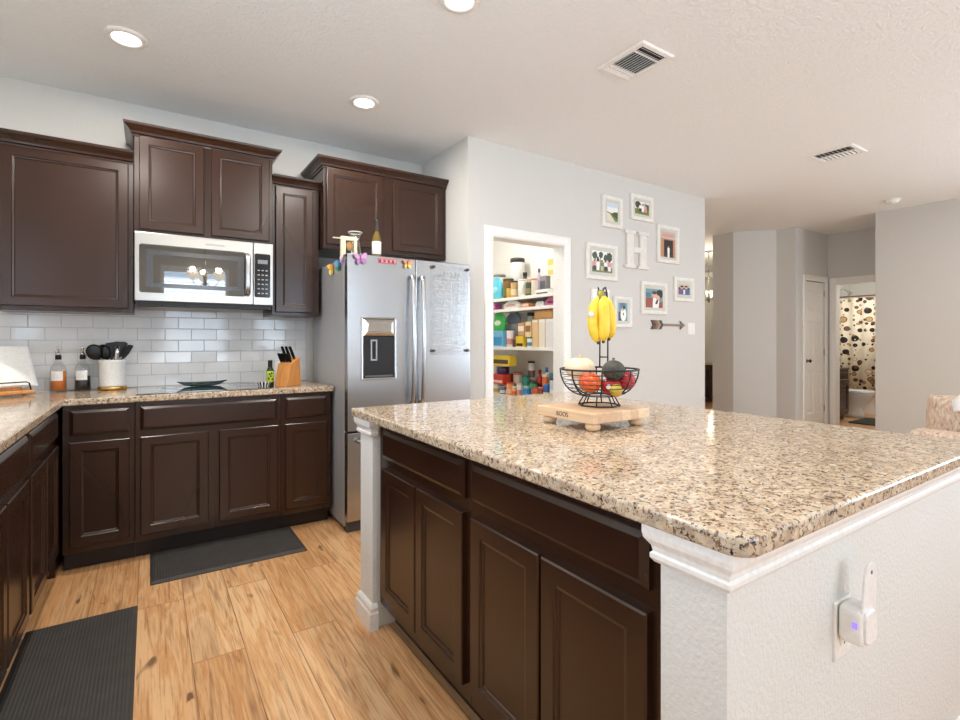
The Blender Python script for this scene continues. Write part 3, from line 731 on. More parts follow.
# knife block
KB = (.772, 3.535, CT); KR = -.98
t = thing('knife_block', 'slanted honey-coloured wooden knife block at the right end of the counter', 'knife block', KB, KR)
m = MB().prism([(-.055,0),(.075,0),(.045,.165),(-.045,.130)], -.052, .052, axis='x' if False else 'z')
m = MB(); m.prism([(-.060,0),(.075,0),(.060,.190),(-.025,.145)], -.055, .055, axis='x'); o = m.build('block', M_ACACIA, t, .004)
part_label(MB().box(-.056, .056, -.0625, -.0595, .05, .052).build('seam', plain('dark_seam', (140,86,40), .6), t), 'thin darker seam line') if False else None
slope = Vector((0, .085, .045)).normalized(); up = Vector((0, -.045, .085)).normalized()
random.seed(5); kn = 0
Rk = Matrix.Rotation(KR, 4, 'Z')
KL = ['black-handled knife at the left end of the front row in the knife block', 'black-handled knife second from left in the front row of the block', 'black-handled knife second from right in the front row of the block', 'black-handled knife at the right end of the front row in the block',
      'longer black-handled knife at the left end of the back row in the block', 'longer black-handled knife at the middle of the back row in the block', 'longer black-handled knife at the right end of the back row in the block']
for row, (v, L, cols) in enumerate(((.022, .070, (-.038,-.013,.013,.038)), (.066, .098, (-.034,0,.034)))):
    for x in cols:
        base = Vector((x, -.025, .145))+slope*v
        k = thing('knife', KL[kn], 'knife', tuple(Vector(KB)+Rk @ base), KR); kn += 1
        m = MB(); st = m.n(); m.prism([(-.008,0),(.008,0),(.010,L*.45),(.008,L),(-.008,L),(-.010,L*.45)], -.006, .006, axis='y')
        ang = math.atan2(.045, .085); m.xf(st, Matrix.Rotation(ang, 4, 'X')); m.build('handle', M_BLACK, k, .003)
        m = MB(); st = m.n(); m.box(-.0085, .0085, -.0062, .0062, .0, .006); m.xf(st, Matrix.Rotation(ang, 4, 'X')); m.build('bolster', M_CHROME, k)
t = thing('sauce_bottle', 'small black-capped bottle with a lime green label beside the knife block', 'bottle', (.675, 3.585, CT))
MB().lathe([(.022,0),(.024,.004),(.024,.10),(.014,.125),(.0125,.13)], 20).build('bottle_body', plain('dark_green_glass', (40,52,28), .08), t)
MB().lathe([(.0245,.025),(.0247,.026),(.0247,.098),(.0245,.099)], 20, cap=False).build('wrap_label', plain('lime_label', (176,196,48), .5), t)
m = MB()
for a0, z in ((-2.1,.05),(-1.6,.065),(-1.2,.045),(-1.9,.08),(-1.4,.085)): m.ell((.0247*math.cos(a0), .0247*math.sin(a0), z), (.006,.006,.008), 10, 6)
m.build('label_leaf', plain('leaf_green_dark', (44,72,30), .5), t)
MB().lathe([(.014,.128),(.0145,.132),(.0145,.168),(.012,.171),(0,.171)], 18).build('cap', M_BLACK, t)
t = thing('striped_dish', 'small zebra-striped black and white dish left of the knife block', 'dish', (.625, 3.53, CT))
m = MB(); n = 24
for i in range(n):
    a0, a1 = 2*PI*i/n, 2*PI*(i+1)/n
    P = lambda r, a, z: (r*math.cos(a), r*math.sin(a)*.75, z)
    m.add([P(.030,a0,0),P(.030,a1,0),P(.044,a1,.030),P(.044,a0,.030)], [(0,1,2,3)], i % 2, True)
    m.add([P(.044,a0,.030),P(.044,a1,.030),P(.041,a1,.030),P(.041,a0,.030)], [(0,1,2,3)], i % 2)
    m.add([P(.041,a0,.030),P(.041,a1,.030),P(.026,a1,.004),P(.026,a0,.004)], [(0,1,2,3)], i % 2, True)
m.add([(.030*math.cos(2*PI*i/n), .0225*math.sin(2*PI*i/n), 0) for i in range(n)], [tuple(reversed(range(n)))])
m.add([(.026*math.cos(2*PI*i/n), .0195*math.sin(2*PI*i/n), .004) for i in range(n)], [tuple(range(n))])
m.build('dish', [M_CERAM, M_BLACK], t)

# ------------------------------------------------------------------ island: cutting board, basket, fruit
IT = .9165
t = thing('cutting_board', 'thick square maple chopping block on four round feet on the island', 'cutting board', (1.355, 1.312, IT), 0)
m = MB(); s = .1425; k = 7
for i in range(k): m.box(-s+2*s*i/k, -s+2*s*(i+1)/k, -s, s, .026, .062, i % 3)
m = MB().box(-s, s, -s, s, .026, .062)
def m_butcher():
    t_ = NT('edge_grain_maple'); v = t_.coords(); sx = t_.nd('ShaderNodeSeparateXYZ'); t_.ln(v, sx.inputs[0])
    fl = t_.math('FLOOR', t_.math('MULTIPLY', sx.outputs[0], 24.5)); wn = t_.nd('ShaderNodeTexWhiteNoise', noise_dimensions='1D'); t_.ln(fl, wn.inputs['W'])
    g = t_.noise(t_.coords((1,.05,1)), 90, 4, .6)
    c = t_.ramp(wn.outputs[0], [(0, srgb(206,172,138)), (.5, srgb(226,198,164)), (1, srgb(236,212,180))])
    t_.set(Base_Color=t_.mix(.35, c, t_.ramp(g.outputs[0], [(.3, srgb(200,170,140)), (.7, (1,1,1,1))]), 'MULTIPLY'), Roughness=.5); return t_.mat
m.build('board', m_butcher(), t, .004)
for (x, y) in ((-.108,-.108),(.108,-.108),(-.108,.108),(.108,.108)):
    MB().lathe([(.016,0),(.022,.003),(.026,.012),(.024,.021),(.018,.027)], 24, (x,y,0)).build('foot', M_MAPLE, t)
tc = bpy.data.curves.new('lettering', 'FONT'); tc.body = 'BOOS'; tc.size = .023; tc.extrude = .0004; tc.align_x = 'CENTER'; tc.align_y = 'CENTER'
tx = bpy.data.objects.new('lettering', tc); C.objects.link(tx); dg = bpy.context.evaluated_depsgraph_get()
tm = bpy.data.meshes.new_from_object(tx.evaluated_get(dg)); bpy.data.objects.remove(tx)
to = bpy.data.objects.new('lettering', tm); C.objects.link(to); to.parent = t; to.location = (-s-.0003, .005, .044); to.rotation_euler = (PI/2, 0, -PI/2)
tm.materials.append(plain('burnt_brand', (66,42,26), .7))

# wire fruit basket with banana hanger
BZ = IT+.0625; BX, BYY = 1.391, 1.312
t = thing('fruit_basket', 'black wire fruit basket with a banana hanger on the chopping block', 'basket', (BX, BYY, BZ), math.radians(-54))
RB = .142
def bowl_r(u): return .055+(RB-.055)*(math.sin(u*PI/2)**.85)
def bowl_z(u): return .038+.097*(1-math.cos(u*PI/2))**.9
circ = lambda r, z, n=48: [(r*math.cos(2*PI*i/n), r*math.sin(2*PI*i/n), z) for i in range(n)]
MB().tube(circ(RB, .135), .0035, 8, True).build('rim', M_BLKWIRE, t)
m = MB()
for k in range(1, 8): u = k/8; m.tube(circ(bowl_r(u), bowl_z(u)), .0014, 6, True)
m.build('ring_wires', M_BLKWIRE, t)
m = MB(); m.tube(circ(.055, .038, 32), .0025, 6, True)
for k in range(8):
    a = 2*PI*k/8+.2; m.tube([(bowl_r(u/8)*math.cos(a), bowl_r(u/8)*math.sin(a), bowl_z(u/8)) for u in range(9)], .0028, 6)
m.build('ribs', M_BLKWIRE, t)
m = MB(); m.tube(circ(.075, .003, 8), .003, 6, True)
for k in range(8):
    a = 2*PI*k/8; m.tube([(.055*math.cos(a), .055*math.sin(a), .038),(.075*math.cos(a), .075*math.sin(a), .003)], .0026, 6)
m.build('base_stand', M_BLKWIRE, t)
m = MB()
for x in (-.0155, .0155):
    m.tube([(x, RB, .135),(x, RB+.004, .22),(x, RB, .36),(x*.95, RB-.02, .425),(x*.9, RB-.06, .445),(x*.6, RB-.085, .438),(x*.5, RB-.09, .425)], .003, 8)
m.tube([(-.0155, RB+.002, .175),(.0155, RB+.002, .175)], .0025, 6); m.tube([(-.009, RB-.088, .43),(.009, RB-.088, .43)], .003, 6)
m.build('banana_hanger', M_BLKWIRE, t)
Rb = Matrix.Translation((BX,BYY,BZ)) @ Matrix.Rotation(math.radians(-54), 4, 'Z')
def bpos(x, y, z): return tuple(Rb @ Vector((x, y, z)))
# bananas
def m_banana():
    t_ = NT('ripe_banana_peel'); v = t_.coords(); n = t_.noise(v, 30, 4, .6); n2 = t_.noise(v, 160, 2)
    c = t_.ramp(n.outputs[0], [(.3, srgb(226,184,40)), (.7, srgb(242,208,72))]); c = t_.mix(t_.ramp(n2.outputs[0], [(.70, (0,0,0)), (.74, (.5,.5,.5))]), c, srgb(150,110,50))
    t_.set(Base_Color=c, Roughness=.45); return t_.mat
M_BAN = m_banana(); M_BTIP = plain('banana_tip_brown', (70,52,30), .7)
t = thing('banana_bunch', 'bunch of three yellow bananas hanging from the basket hook', 'bananas', bpos(0, RB-.088, .425), math.radians(-54))
m = MB().tube([(0,0,.004),(.0,-.002,-.012),(0,-.006,-.03)], [.011,.013,.011], 10); m.build('stem', plain('banana_stem_green', (148,140,52), .6), t)
for k, (xt, xm, xb, ys, L) in enumerate(((-.006, -.027, -.008, -.016, .178), (.006, .015, .012, -.020, .174), (.011, .034, .030, .012, .164))):
    pts = []; rr = []
    for i in range(15):
        u = i/14; c1 = (1-u)**2; c2 = 2*u*(1-u); c3 = u*u; xc = 2*xm-.5*(xt+xb)
        pts.append((c1*xt+c2*xc+c3*xb, -.004+ys*min(1, u*3), -.014-u*L))
        rr.append(.0070 if i == 0 else (.0085 if i == 1 else (.0060 if i == 14 else .0225*min(1, .50+.62*math.sin(PI*min(.96, u*.92+.05))**.7))))
    b = MB().tube(pts, rr, 10).build('banana', M_BAN, t, subd=1)
    p = Vector(pts[-1]); MB().tube([tuple(p+Vector((0,0,.004))), tuple(p-Vector((0,0,.007)))], [.0065,.004], 8).build('tip', M_BTIP, b)
    if k == 0:
        q = Vector(pts[6]); m = MB(); st = m.n(); m.lathe([(.011,0),(.010,.0012),(0,.0015)], 16); m.xf(st, Matrix.Translation(q+Vector((-.004,-.0218,.004))) @ Matrix.Rotation(PI/2, 4, 'X'))
        m.lathe([(0,0),(.006,.0006)], 12) if False else None
        m.build('sticker', plain('sticker_blue_white', (206,214,222), .4), b)
def fruit(name, label, cat, p, r, mat, stemmat=None, dimple=.12, squash=.92, rib=0, tilt=0):
    t = thing(name, label, cat, bpos(*p)); t.rotation_euler = (tilt, tilt*.5, 0)
    def f(a, th):
        k = 1-dimple*(math.exp(-((PI-th)/.35)**2)+.6*math.exp(-(th/.35)**2))
        if rib: k *= 1-.055*(abs(math.sin(a*rib/2)) < .35)*math.sin(th)-.02*math.cos(a*rib)*math.sin(th)
        return k
    MB().ell((0,0,0), (r,r,r*squash), 40 if rib else 24, 16, fn=f).build('flesh', mat, t)
    if stemmat: MB().tube([(0,0,r*squash*.72),(.002,0,r*squash*1.0),(.006,.002,r*squash*1.18)], [.004 if not rib else .009, .0028 if not rib else .007, .003 if not rib else .006], 8).build('stem', stemmat, t)
    return t
def m_fruit(name, a, b, c, sc=14):
    t_ = NT(name); v = t_.coords(); n = t_.noise(v, sc, 3, .6, .3); n2 = t_.noise(v, 220, 1)
    cc = t_.ramp(n.outputs[0], [(.3, srgb(*a)), (.52, srgb(*b)), (.72, srgb(*c))]); cc = t_.mix(t_.ramp(n2.outputs[0], [(.66, (0,0,0)), (.70, (.5,.5,.5))]), cc, srgb(*c))
    t_.set(Base_Color=cc, Roughness=.25); return t_.mat
STEM = plain('brown_fruit_stem', (92,66,40), .7)
a1 = fruit('apple', 'orange-red striped apple at the front left of the basket', 'apple', (-.026,-.050,.088), .041, m_fruit('orange_red_apple', (196,40,30), (222,92,44), (236,150,80)), STEM)
fruit('apple', 'deep red apple with a round white sticker, in the middle of the basket', 'apple', (.046,-.028,.074), .037, m_fruit('deep_red_apple', (140,18,26), (172,26,36), (198,60,56)), STEM)
st_ = bpy.data.objects['apple.001']
m = MB(); s0 = m.n(); m.lathe([(.009,0),(.008,.001),(0,.0013)], 16); m.xf(s0, Matrix.Rotation(math.radians(-54), 4, 'Z') @ Matrix.Translation((-.004,-.0375,.001)) @ Matrix.Rotation(PI/2, 4, 'X')); m.build('sticker', M_PAPER, st_)
fruit('apple', 'deep red apple at the far right side of the basket', 'apple', (.090,.022,.094), .038, m_fruit('crimson_apple', (150,24,34), (178,36,46), (206,88,80)), STEM)
fruit('mango', 'small yellow-green fruit low at the front of the basket', 'fruit', (.068,-.068,.064), .022, m_fruit('yellow_green_mango', (196,172,54), (176,164,58), (206,120,50)), None, .02, 1.05)
fruit('white_pumpkin', 'small cream pumpkin with a pale stem in the left of the basket', 'pumpkin', (-.075,.03,.135), .056, plain('cream_pumpkin_rind', (232,214,180), .5), plain('pale_stem', (190,170,130), .7), .16, .78, 9)
t = thing('avocado', 'dark green avocado resting on top of the apples in the basket', 'avocado', bpos(.056,-.036,.136))
m = MB(); m.ell((0,0,0), (.044,.038,.040), 24, 16, fn=lambda a, th: 1-.10*max(0, -math.cos(th))**2*0+(-.16*max(0, -math.cos(th)-.1)))
m.build('flesh', plain('avocado_skin', (62,62,52), .5, bump=.5, bscale=140), t)
MB().lathe([(.005,.036),(.006,.039),(.004,.042),(0,.042)], 10).build('stem', STEM, t)

# ------------------------------------------------------------------ outlet and plug-in on the island wall
t = thing('power_outlet', 'white duplex outlet plate on the near end wall of the island', 'outlet', (1.206, .463, .622))
MB().panel(-.037, .037, -.06, .06, [(0,0),(0,-.004),(.003,-.006)]).build('cover_plate', M_WHITE, t)
for z in (-.021, .021):
    r_ = MB().prism(rounded(-.016, .016, z-.014, z+.014, .010), -.0075, -.005, axis='y').build('receptacle', M_WHITE, t)
    MB().box(-.007, -.005, -.008, -.0073, z-.002, z+.006).box(.005, .007, -.008, -.0073, z-.002, z+.006).box(-.002, .002, -.008, -.0073, z-.010, z-.006).build('slots', M_BLACK, r_)
t = thing('plug_in_device', 'white plug-in device with a purple light and a tall tongue, plugged in the outlet', 'plug-in', (1.206, .4545, .644))
m = MB().prism(rounded(-.034, .030, -.036, .040, .016), -.042, 0, axis='y'); m.build('body', plain('glossy_white_plastic', (240,240,240), .25), t, .008, 3)
m = MB().prism(rounded(-.027, .026, -.030, .034, .014), -.047, -.040, axis='y'); m.build('front_cap', plain('glossy_white_plastic', (240,240,240), .25), t, .003, 2)
m = MB(); st = m.n(); P = [(-.030,0),(.034,0),(.035,.082),(.029,.106),(.012,.113),(-.008,.106),(-.018,.084),(-.024,.05)]; m.prism(P, -.042, -.037, axis='y'); m.xf(st, Matrix.Translation((0,0,.015))); o = m.build('tongue', plain('glossy_white_plastic', (240,240,240), .25), t, .002)
m = MB(); st = m.n(); m.lathe([(.004,0),(.004,.0008)], 12); m.xf(st, Matrix.Translation((.012,-.042,.108)) @ Matrix.Rotation(PI/2, 4, 'X')); m.build('hole', plain('grey_hole', (90,90,90), .6), t)
m = MB().prism(rounded(-.0352, -.0335, .002, .014, .0005), -.034, -.025, axis='y'); part_label(m.build('indicator_light', emit('purple_led', (.30,.20,1.0), 1.6), t), 'small glowing purple light')

# ------------------------------------------------------------------ floor mats
def floor_mat(label, x0, x1, y0, y1):
    t = thing('floor_mat', label, 'mat', ((x0+x1)/2, (y0+y1)/2, 0.0005))
    a, b = (x1-x0)/2, (y1-y0)/2
    MB().panel(-a, a, -b, b, [(0,0),(0,-.004),(.018,-.013),(.022,-.014)]).build('cushion', M_MAT, t, rot=(-PI/2, 0, 0))
floor_mat('dark ribbed floor mat in front of the cooktop cabinet', .002, .765, 2.985, 3.425)
floor_mat('dark ribbed floor mat along the left run at the lower left of the photo', -.43, -.045, 1.45, 2.785)

# ------------------------------------------------------------------ wall display on the pantry wall
PW = PY-.0005
M_FRAME = plain('whitewashed_frame', (232,230,224), .5, bscale=30); M_MATB = plain('grey_mount', (206,206,198), .7)
PCOL = dict(sky=(206,220,232), cloud=(238,240,240), grass=(112,128,56), dkgreen=(66,82,44), path=(226,216,200), tree=(60,70,48), white=(242,242,240), brick=(196,140,106), wood=(78,56,44), skin=(222,176,150), blue=(74,112,150), navy=(44,52,82), rust=(150,72,44), teal=(112,156,160), black=(36,34,36), purple=(120,92,140), stone=(196,186,172), pink=(222,150,150))
PM = list(PCOL); PMATS = [plain('print_'+k, v, .35) for k, v in PCOL.items()]
def circ2(cx, cz, r, n=14, sy=1): return [(cx+r*math.cos(2*PI*i/n), cz+r*sy*math.sin(2*PI*i/n)) for i in range(n)]
def tree2(cx, cz, r, sd):
    q = random.Random(sd); return [(cx+r*(.75+.5*q.random())*math.cos(2*PI*i/17)*.8, cz+r*(.75+.5*q.random())*math.sin(2*PI*i/17)*1.25) for i in range(17)]
def rect2(a, b, c_, d_): return [(a,c_),(b,c_),(b,d_),(a,d_)]
def person2(cx, z, h, top, hair, leg=None, sk='skin'):
    return [(sk, circ2(cx, z+h*.88, h*.10)), (hair, circ2(cx, z+h*.93, h*.10, 12, .7)), (top, [(cx-h*.16,z+h*.40),(cx+h*.16,z+h*.40),(cx+h*.17,z+h*.72),(cx+h*.08,z+h*.79),(cx-h*.08,z+h*.79),(cx-h*.17,z+h*.72)]), (leg or top, [(cx-h*.13,z),(cx+h*.13,z),(cx+h*.15,z+h*.42),(cx-h*.15,z+h*.42)])]
def picture(label, x0, x1, z0, z1, mat_in, shapes, fw=.04):
    t = thing('picture_frame', label, 'picture', ((x0+x1)/2, PW, (z0+z1)/2)); a, b = (x1-x0)/2, (z1-z0)/2
    m = MB(); R = [(0,0),(0,-.018),(.006,-.024),(fw-.010,-.022),(fw-.004,-.016),(fw,-.010)]
    vs = []; fs = []
    for (d, y) in R: vs += [(-a+d,y,-b+d),(a-d,y,-b+d),(a-d,y,b-d),(-a+d,y,b-d)]
    for k in range(len(R)-1):
        for i in range(4): fs.append((k*4+i, k*4+(i+1) % 4, k*4+4+(i+1) % 4, k*4+4+i))
    m.add(vs, fs); m.build('frame', M_FRAME, t)
    MB().box(-a+fw-.002, a-fw+.002, -.012, -.001, -b+fw-.002, b-fw+.002).build('mount', M_MATB, t)
    pa, pb = a-fw-mat_in, b-fw-mat_in
    m = MB(); y = -.0125
    for k, (c_, poly) in enumerate(shapes):
        pts = [(-pa+2*pa*min(1, max(0, u)), y-.00012*k, -pb+2*pb*min(1, max(0, v))) for u, v in poly]
        m.add(pts, [tuple(range(len(pts)))], PM.index(c_))
    m.build('print', PMATS, t)
full = rect2(0,1,0,1)
picture('upper left tall white frame with a print of a green hillside path under sky', 3.41, 3.675, 2.25, 2.54, .022,
        [('sky', full), ('cloud', rect2(0,1,.45,.75)), ('grass', [(0,0),(1,0),(1,.55),(.5,.42),(0,.5)]), ('path', [(0,0),(.75,0),(.25,.40),(0,.45)]), ('dkgreen', [(.4,.40),(1,.1),(1,.5),(.7,.52)])])
picture('topmost white frame on the pantry wall with a print of people by trees on grass', 3.793, 4.117, 2.368, 2.613, .022,
        [('cloud', full), ('grass', rect2(0,1,0,.42)), ('wood', rect2(.16,.20,.3,.7)), ('tree', tree2(.18,.74,.24,1)), ('stone', tree2(.75,.72,.20,2)), ('dkgreen', tree2(.9,.62,.2,3))]+person2(.55,.2,.62,'white','wood')+person2(.75,.2,.58,'pink','black')+person2(.36,.2,.6,'white','black','navy'))
picture('upper right tall white frame with a white figure in a dark doorway', 4.180, 4.528, 1.995, 2.370, .020,
        [('brick', full), ('stone', rect2(0,1,.72,1)), ('pink', rect2(.1,.9,.80,.90)), ('wood', rect2(.2,.85,0,.68)), ('black', rect2(.26,.8,.1,.64))]+person2(.52,.0,.48,'white','wood'))
picture('lower left square white frame with a print of a group before palm trees', 3.212, 3.608, 1.765, 2.090, .028,
        [('cloud', full), ('grass', rect2(0,1,0,.25)), ('stone', rect2(0,1,.25,.5)), ('wood', rect2(.14,.17,.2,.7)), ('wood', rect2(.40,.43,.2,.75)), ('wood', rect2(.80,.83,.2,.7)), ('dkgreen', tree2(.14,.78,.15,4)), ('tree', tree2(.42,.82,.13,5)), ('dkgreen', tree2(.66,.70,.12,6)), ('tree', tree2(.84,.76,.19,7)), ('dkgreen', tree2(.28,.60,.10,8))]+sum([person2(x, .08, .5, c_, 'black', l) for x, c_, l in ((.12,'pink','navy'),(.28,'white','white'),(.48,'grass','stone'),(.66,'white','black'),(.84,'pink','white'))], []))
picture('small tall white frame behind the bananas with a figure in white on blue', 3.560, 3.808, 1.340, 1.632, .022,
        [('teal', full), ('navy', rect2(0,.35,0,.5)), ('blue', circ2(.5,.85,.3)), ('white', circ2(.55,.35,.32, 14, 1.2)), ('skin', circ2(.5,.66,.13)), ('black', circ2(.62,.74,.16, 12, .6)), ('black', rect2(.5,.6,.3,.45))])
picture('middle square white frame above the wooden arrow with a close print of a couple', 3.942, 4.332, 1.475, 1.790, .026,
        [('teal', full), ('rust', rect2(0,.42,0,.52)), ('blue', rect2(0,.3,.55,.8)), ('black', circ2(.82,.75,.22)), ('white', [(.4,0),(.75,0),(.8,.4),(.6,.6),(.42,.5)]), ('skin', circ2(.52,.68,.15)), ('wood', circ2(.50,.80,.15,12,.6)), ('skin', circ2(.70,.55,.13)), ('rust', [(.75,0),(1,0),(1,.35),(.8,.3)]), ('black', [(.55,.2),(.68,.2),(.75,.45),(.62,.4)])])
picture('small white frame at the far right showing two people in purple and blue', 4.452, 4.780, 1.622, 1.866, .030,
        [('navy', full), ('stone', rect2(0,1,.7,1)), ('purple', [(0,0),(.5,0),(.5,.5),(.25,.62),(0,.5)]), ('blue', [(.5,0),(1,0),(1,.5),(.75,.62),(.5,.5)]), ('skin', circ2(.3,.68,.14)), ('skin', circ2(.68,.7,.14)), ('black', circ2(.3,.80,.15,12,.6)), ('wood', circ2(.68,.82,.15,12,.6)), ('white', rect2(.42,.58,.05,.5))])
# serif letter H
def serif_h():
    m = MB(); y0, y1 = -.022, 0; x0, x1, z0, z1 = -.165, .165, -.178, .178
    for sx_ in (-1, 1):
        cx = sx_*.092
        m.prism([(cx-.046,z0+.03),(cx+.046,z0+.03),(cx+.046,z1-.03),(cx-.046,z1-.03)], y0, y1, axis='y')
        for sz in (-1, 1):
            a, b = (z0, z0+.032) if sz < 0 else (z1-.032, z1)
            m.prism([(cx-.075,a),(cx+.075,a),(cx+.075,b),(cx-.075,b)], y0-.004, y1, axis='y')
    m.prism([(-.048,-.028),(.048,-.028),(.048,.028),(-.048,.028)], y0+.001, y1, axis='y')
    return m
tag(serif_h().build('wall_letter', plain('distressed_white_wood', (226,224,218), .6, bscale=25), None, .004, loc=(3.876, PW, 2.08)), 'large white serif letter H hung amid the picture frames', 'wall letter')
t = thing('wall_arrow', 'rustic wooden arrow sign pointing right beside the light switch', 'arrow', (4.362, PW, 1.375))
MB().box(-.13, .215, -.012, 0, -.012, .012).build('shaft', plain('weathered_wood', (150,132,112), .7, bscale=18), t, .002)
MB().prism([(.190,-.045),(.270,0),(.190,.045),(.205,0)], -.016, 0, axis='y').build('arrow_head', plain('weathered_grey_wood', (132,120,106), .7, bscale=18), t, .002)
for k, c_ in enumerate((('fletch_dark', (92,82,74)), ('fletch_brown', (150,110,86)), ('fletch_grey', (160,150,138)), ('fletch_dark', (92,82,74)))):
    x = -.267+k*.040
    MB().prism([(x,-.045),(x+.032,-.045),(x+.062,0),(x+.032,.045),(x,.045),(x+.030,0)], -.014, 0, axis='y').build('fletching', plain(c_[0], c_[1], .7), t)
t = thing('light_switch', 'white double rocker light switch plate near the end of the pantry wall', 'switch', (4.755, PW, 1.342))
MB().panel(-.06, .06, -.062, .062, [(0,0),(0,-.004),(.003,-.006)]).build('switch_plate', M_WHITE, t)
for x in (-.026, .026): MB().panel(x-.016, x+.016, -.033, .033, [(0,-.006),(0,-.008),(.002,-.010)]).build('rocker', plain('rocker_white', (244,244,242), .3), t)
t = thing('thermostat', 'white wall control with a dark screen, behind the bananas', 'thermostat', (3.39, PW, 1.617))
MB().panel(-.11, .11, -.062, .062, [(0,0),(0,-.018),(.004,-.022)]).build('housing', M_WHITE, t)
MB().prism(rounded(-.055, .060, -.042, .044, .006), -.0235, -.021, axis='y').build('screen', plain('dark_screen', (66,68,74), .12), t)

# ------------------------------------------------------------------ ceiling things
def can_light(label, x, y, grp=None, pw=14):
    t = thing('recessed_light', label, 'ceiling light', (x, y, H), 0, grp)
    MB().lathe([(.060,-.002),(.062,-.010),(.072,-.013),(.090,-.008),(.094,0)], 40, cap=False).build('trim_ring', M_TRIM, t)
    MB().lathe([(0,-.006),(.061,-.006)], 40, cap=False).build('diffuser', emit('led_diffuser', (1.0,.96,.90), 14) if 'led' not in _pc else _pc['led'], t)
    area('light', (0,0,-.02), (0,0,0), .11, .11, pw, (1,.94,.86), 'DISK', t)
_pc['led'] = emit('led_diffuser', (1.0,.96,.90), 14)
can_light('recessed ceiling light above the left wall cabinet, leftmost in the photo', -.098, 3.10)
can_light('recessed ceiling light in front of the refrigerator cabinet', 1.150, 3.10)
can_light('recessed ceiling light cut by the top edge of the photo', 1.160, 1.93)
can_light('recessed ceiling light over the left part of the kitchen floor', -.098, 1.80)
can_light('recessed ceiling light over the near end of the island', 1.150, .65)
for x, y, lab in ((5.8, 1.0, 'added unseen living room ceiling light nearest the right wall corner'), (4.4, .3, 'added unseen living room ceiling light nearest the island'), (6.2, -.8, 'added unseen living room ceiling light by the added patio door'), (4.4, -1.3, 'added unseen living room ceiling light by the south wall')): can_light(lab, x, y, None, 7)  # these cans are added out of view to brighten the right side and hall
def vent(label, x0, x1, y0, y1, kind):
    t = thing('ceiling_vent', label, 'vent', ((x0+x1)/2, (y0+y1)/2, H)); a, b = (x1-x0)/2, (y1-y0)/2
    m = MB(); R = [(0,0),(0,-.004),(.006,-.010),(.026,-.012),(.030,-.006),(.030,0)]; vs = []; fs = []
    for (d, z) in R: vs += [(-a+d,-b+d,z),(a-d,-b+d,z),(a-d,b-d,z),(-a+d,b-d,z)]
    for k in range(5):
        for i in range(4): fs.append((k*4+i, k*4+(i+1) % 4, k*4+4+(i+1) % 4, k*4+4+i))
    m.add(vs, fs); m.build('vent_frame', M_TRIM, t)
    MB().box(-a+.028, a-.028, -b+.028, b-.028, -.0015, -.0005).build('duct_shade_sheet', plain('painted_duct_shade', (48,46,44), .8), t)  # dark sheet painted in for the shade between the louvers
    sl = MB()
    ia, ib = a-.03, b-.03
    def slat_y(x, y0_, y1_, tilt):
        st = sl.n(); sl.box(-.0055, .0055, y0_, y1_, -.0006, .0006); sl.xf(st, Matrix.Translation((x,0,-.007)) @ Matrix.Rotation(tilt, 4, 'Y'))
    def slat_x(y, x0_, x1_, tilt):
        st = sl.n(); sl.box(x0_, x1_, -.007, .007, -.0006, .0006); sl.xf(st, Matrix.Translation((0,y,-.007)) @ Matrix.Rotation(tilt, 4, 'X'))
    if kind == 0:
        n = 10
        for i in range(n): slat_y(-ia+.01+(2*ia-.02)*i/(n-1), -ib+.055, ib-.055, -.95)
        for y in (-ib+.012, -ib+.036): slat_x(y, -ia, ia, .7)
        for y in (ib-.012, ib-.036): slat_x(y, -ia, ia, -.7)
        sl.box(-ia, ia, -ib+.048, -ib+.054, -.011, -.002).box(-ia, ia, ib-.054, ib-.048, -.011, -.002)
    else:
        for i in range(9): slat_x(-ib+.012+(2*ib-.024)*i/8, -ia, -.006, .8)
        for i in range(9): slat_x(-ib+.012+(2*ib-.024)*i/8, .006, ia, -.5)
        sl.box(-.005, .005, -ib, ib, -.011, -.002)
    sl.build('louvers', M_TRIM, t)
vent('white ceiling vent above the island, the nearer and larger-looking of the two', 2.10, 2.355, 1.68, 1.995, 0)
vent('white ceiling vent farther off towards the hall', 4.545, 4.84, 1.665, 1.99, 1)
t = thing('smoke_detector', 'round white smoke detector on the ceiling near the right wall corner', 'smoke detector', (6.76, 2.10, H))
MB().lathe([(.07,0),(.07,-.012),(.066,-.016)], 32).build('mounting_base', M_WHITE, t)
MB().lathe([(.060,-.014),(.062,-.030),(.050,-.042),(.02,-.045),(0,-.045)], 32, cap=False).build('cover', M_WHITE, t)

# ------------------------------------------------------------------ pantry shelves and stock
SX0 = 3.0; SY0, SY1 = 3.33, 4.88
def shelf(label, z):
    t = thing('pantry_shelf', label, 'shelf', (0,0,0))
    MB().box(SX0, 3.34, SY0, SY1, z-.018, z).build('board', M_PANTRY, t)
    MB().box(SX0-.006, SX0+.006, SY0, SY1, z-.028, z+.002).build('front_lip', M_PANTRY, t, .002)
    for y in (3.6, 4.3): MB().prism([(3.34,z-.018),(3.34,z-.055),(3.334,z-.055),(3.26,z-.024),(3.26,z-.018)], y-.006, y+.006, axis='x' if False else 'y').build('bracket', M_PANTRY, t)
ZS = (1.645, 1.535, 1.153, .665)
shelf('top white pantry shelf holding jars and tubs', ZS[0]); shelf('shallow white shelf just below the top pantry shelf', ZS[1])
shelf('middle white pantry shelf holding tall clear food boxes', ZS[2]); shelf('lower white pantry shelf crowded with cans and bottles', ZS[3])
shelf('lowest white pantry shelf near the floor', .25)
def ray_y(px_, X):
    lat = (px_-480)/502.2; c_, s_ = math.cos(math.radians(33.34)), math.sin(math.radians(33.34))
    return X*(c_-lat*s_)/(s_+lat*c_)
def yw(p0, p1, X): a, b = ray_y(p0, X), ray_y(p1, X); return (a+b)/2, abs(a-b)
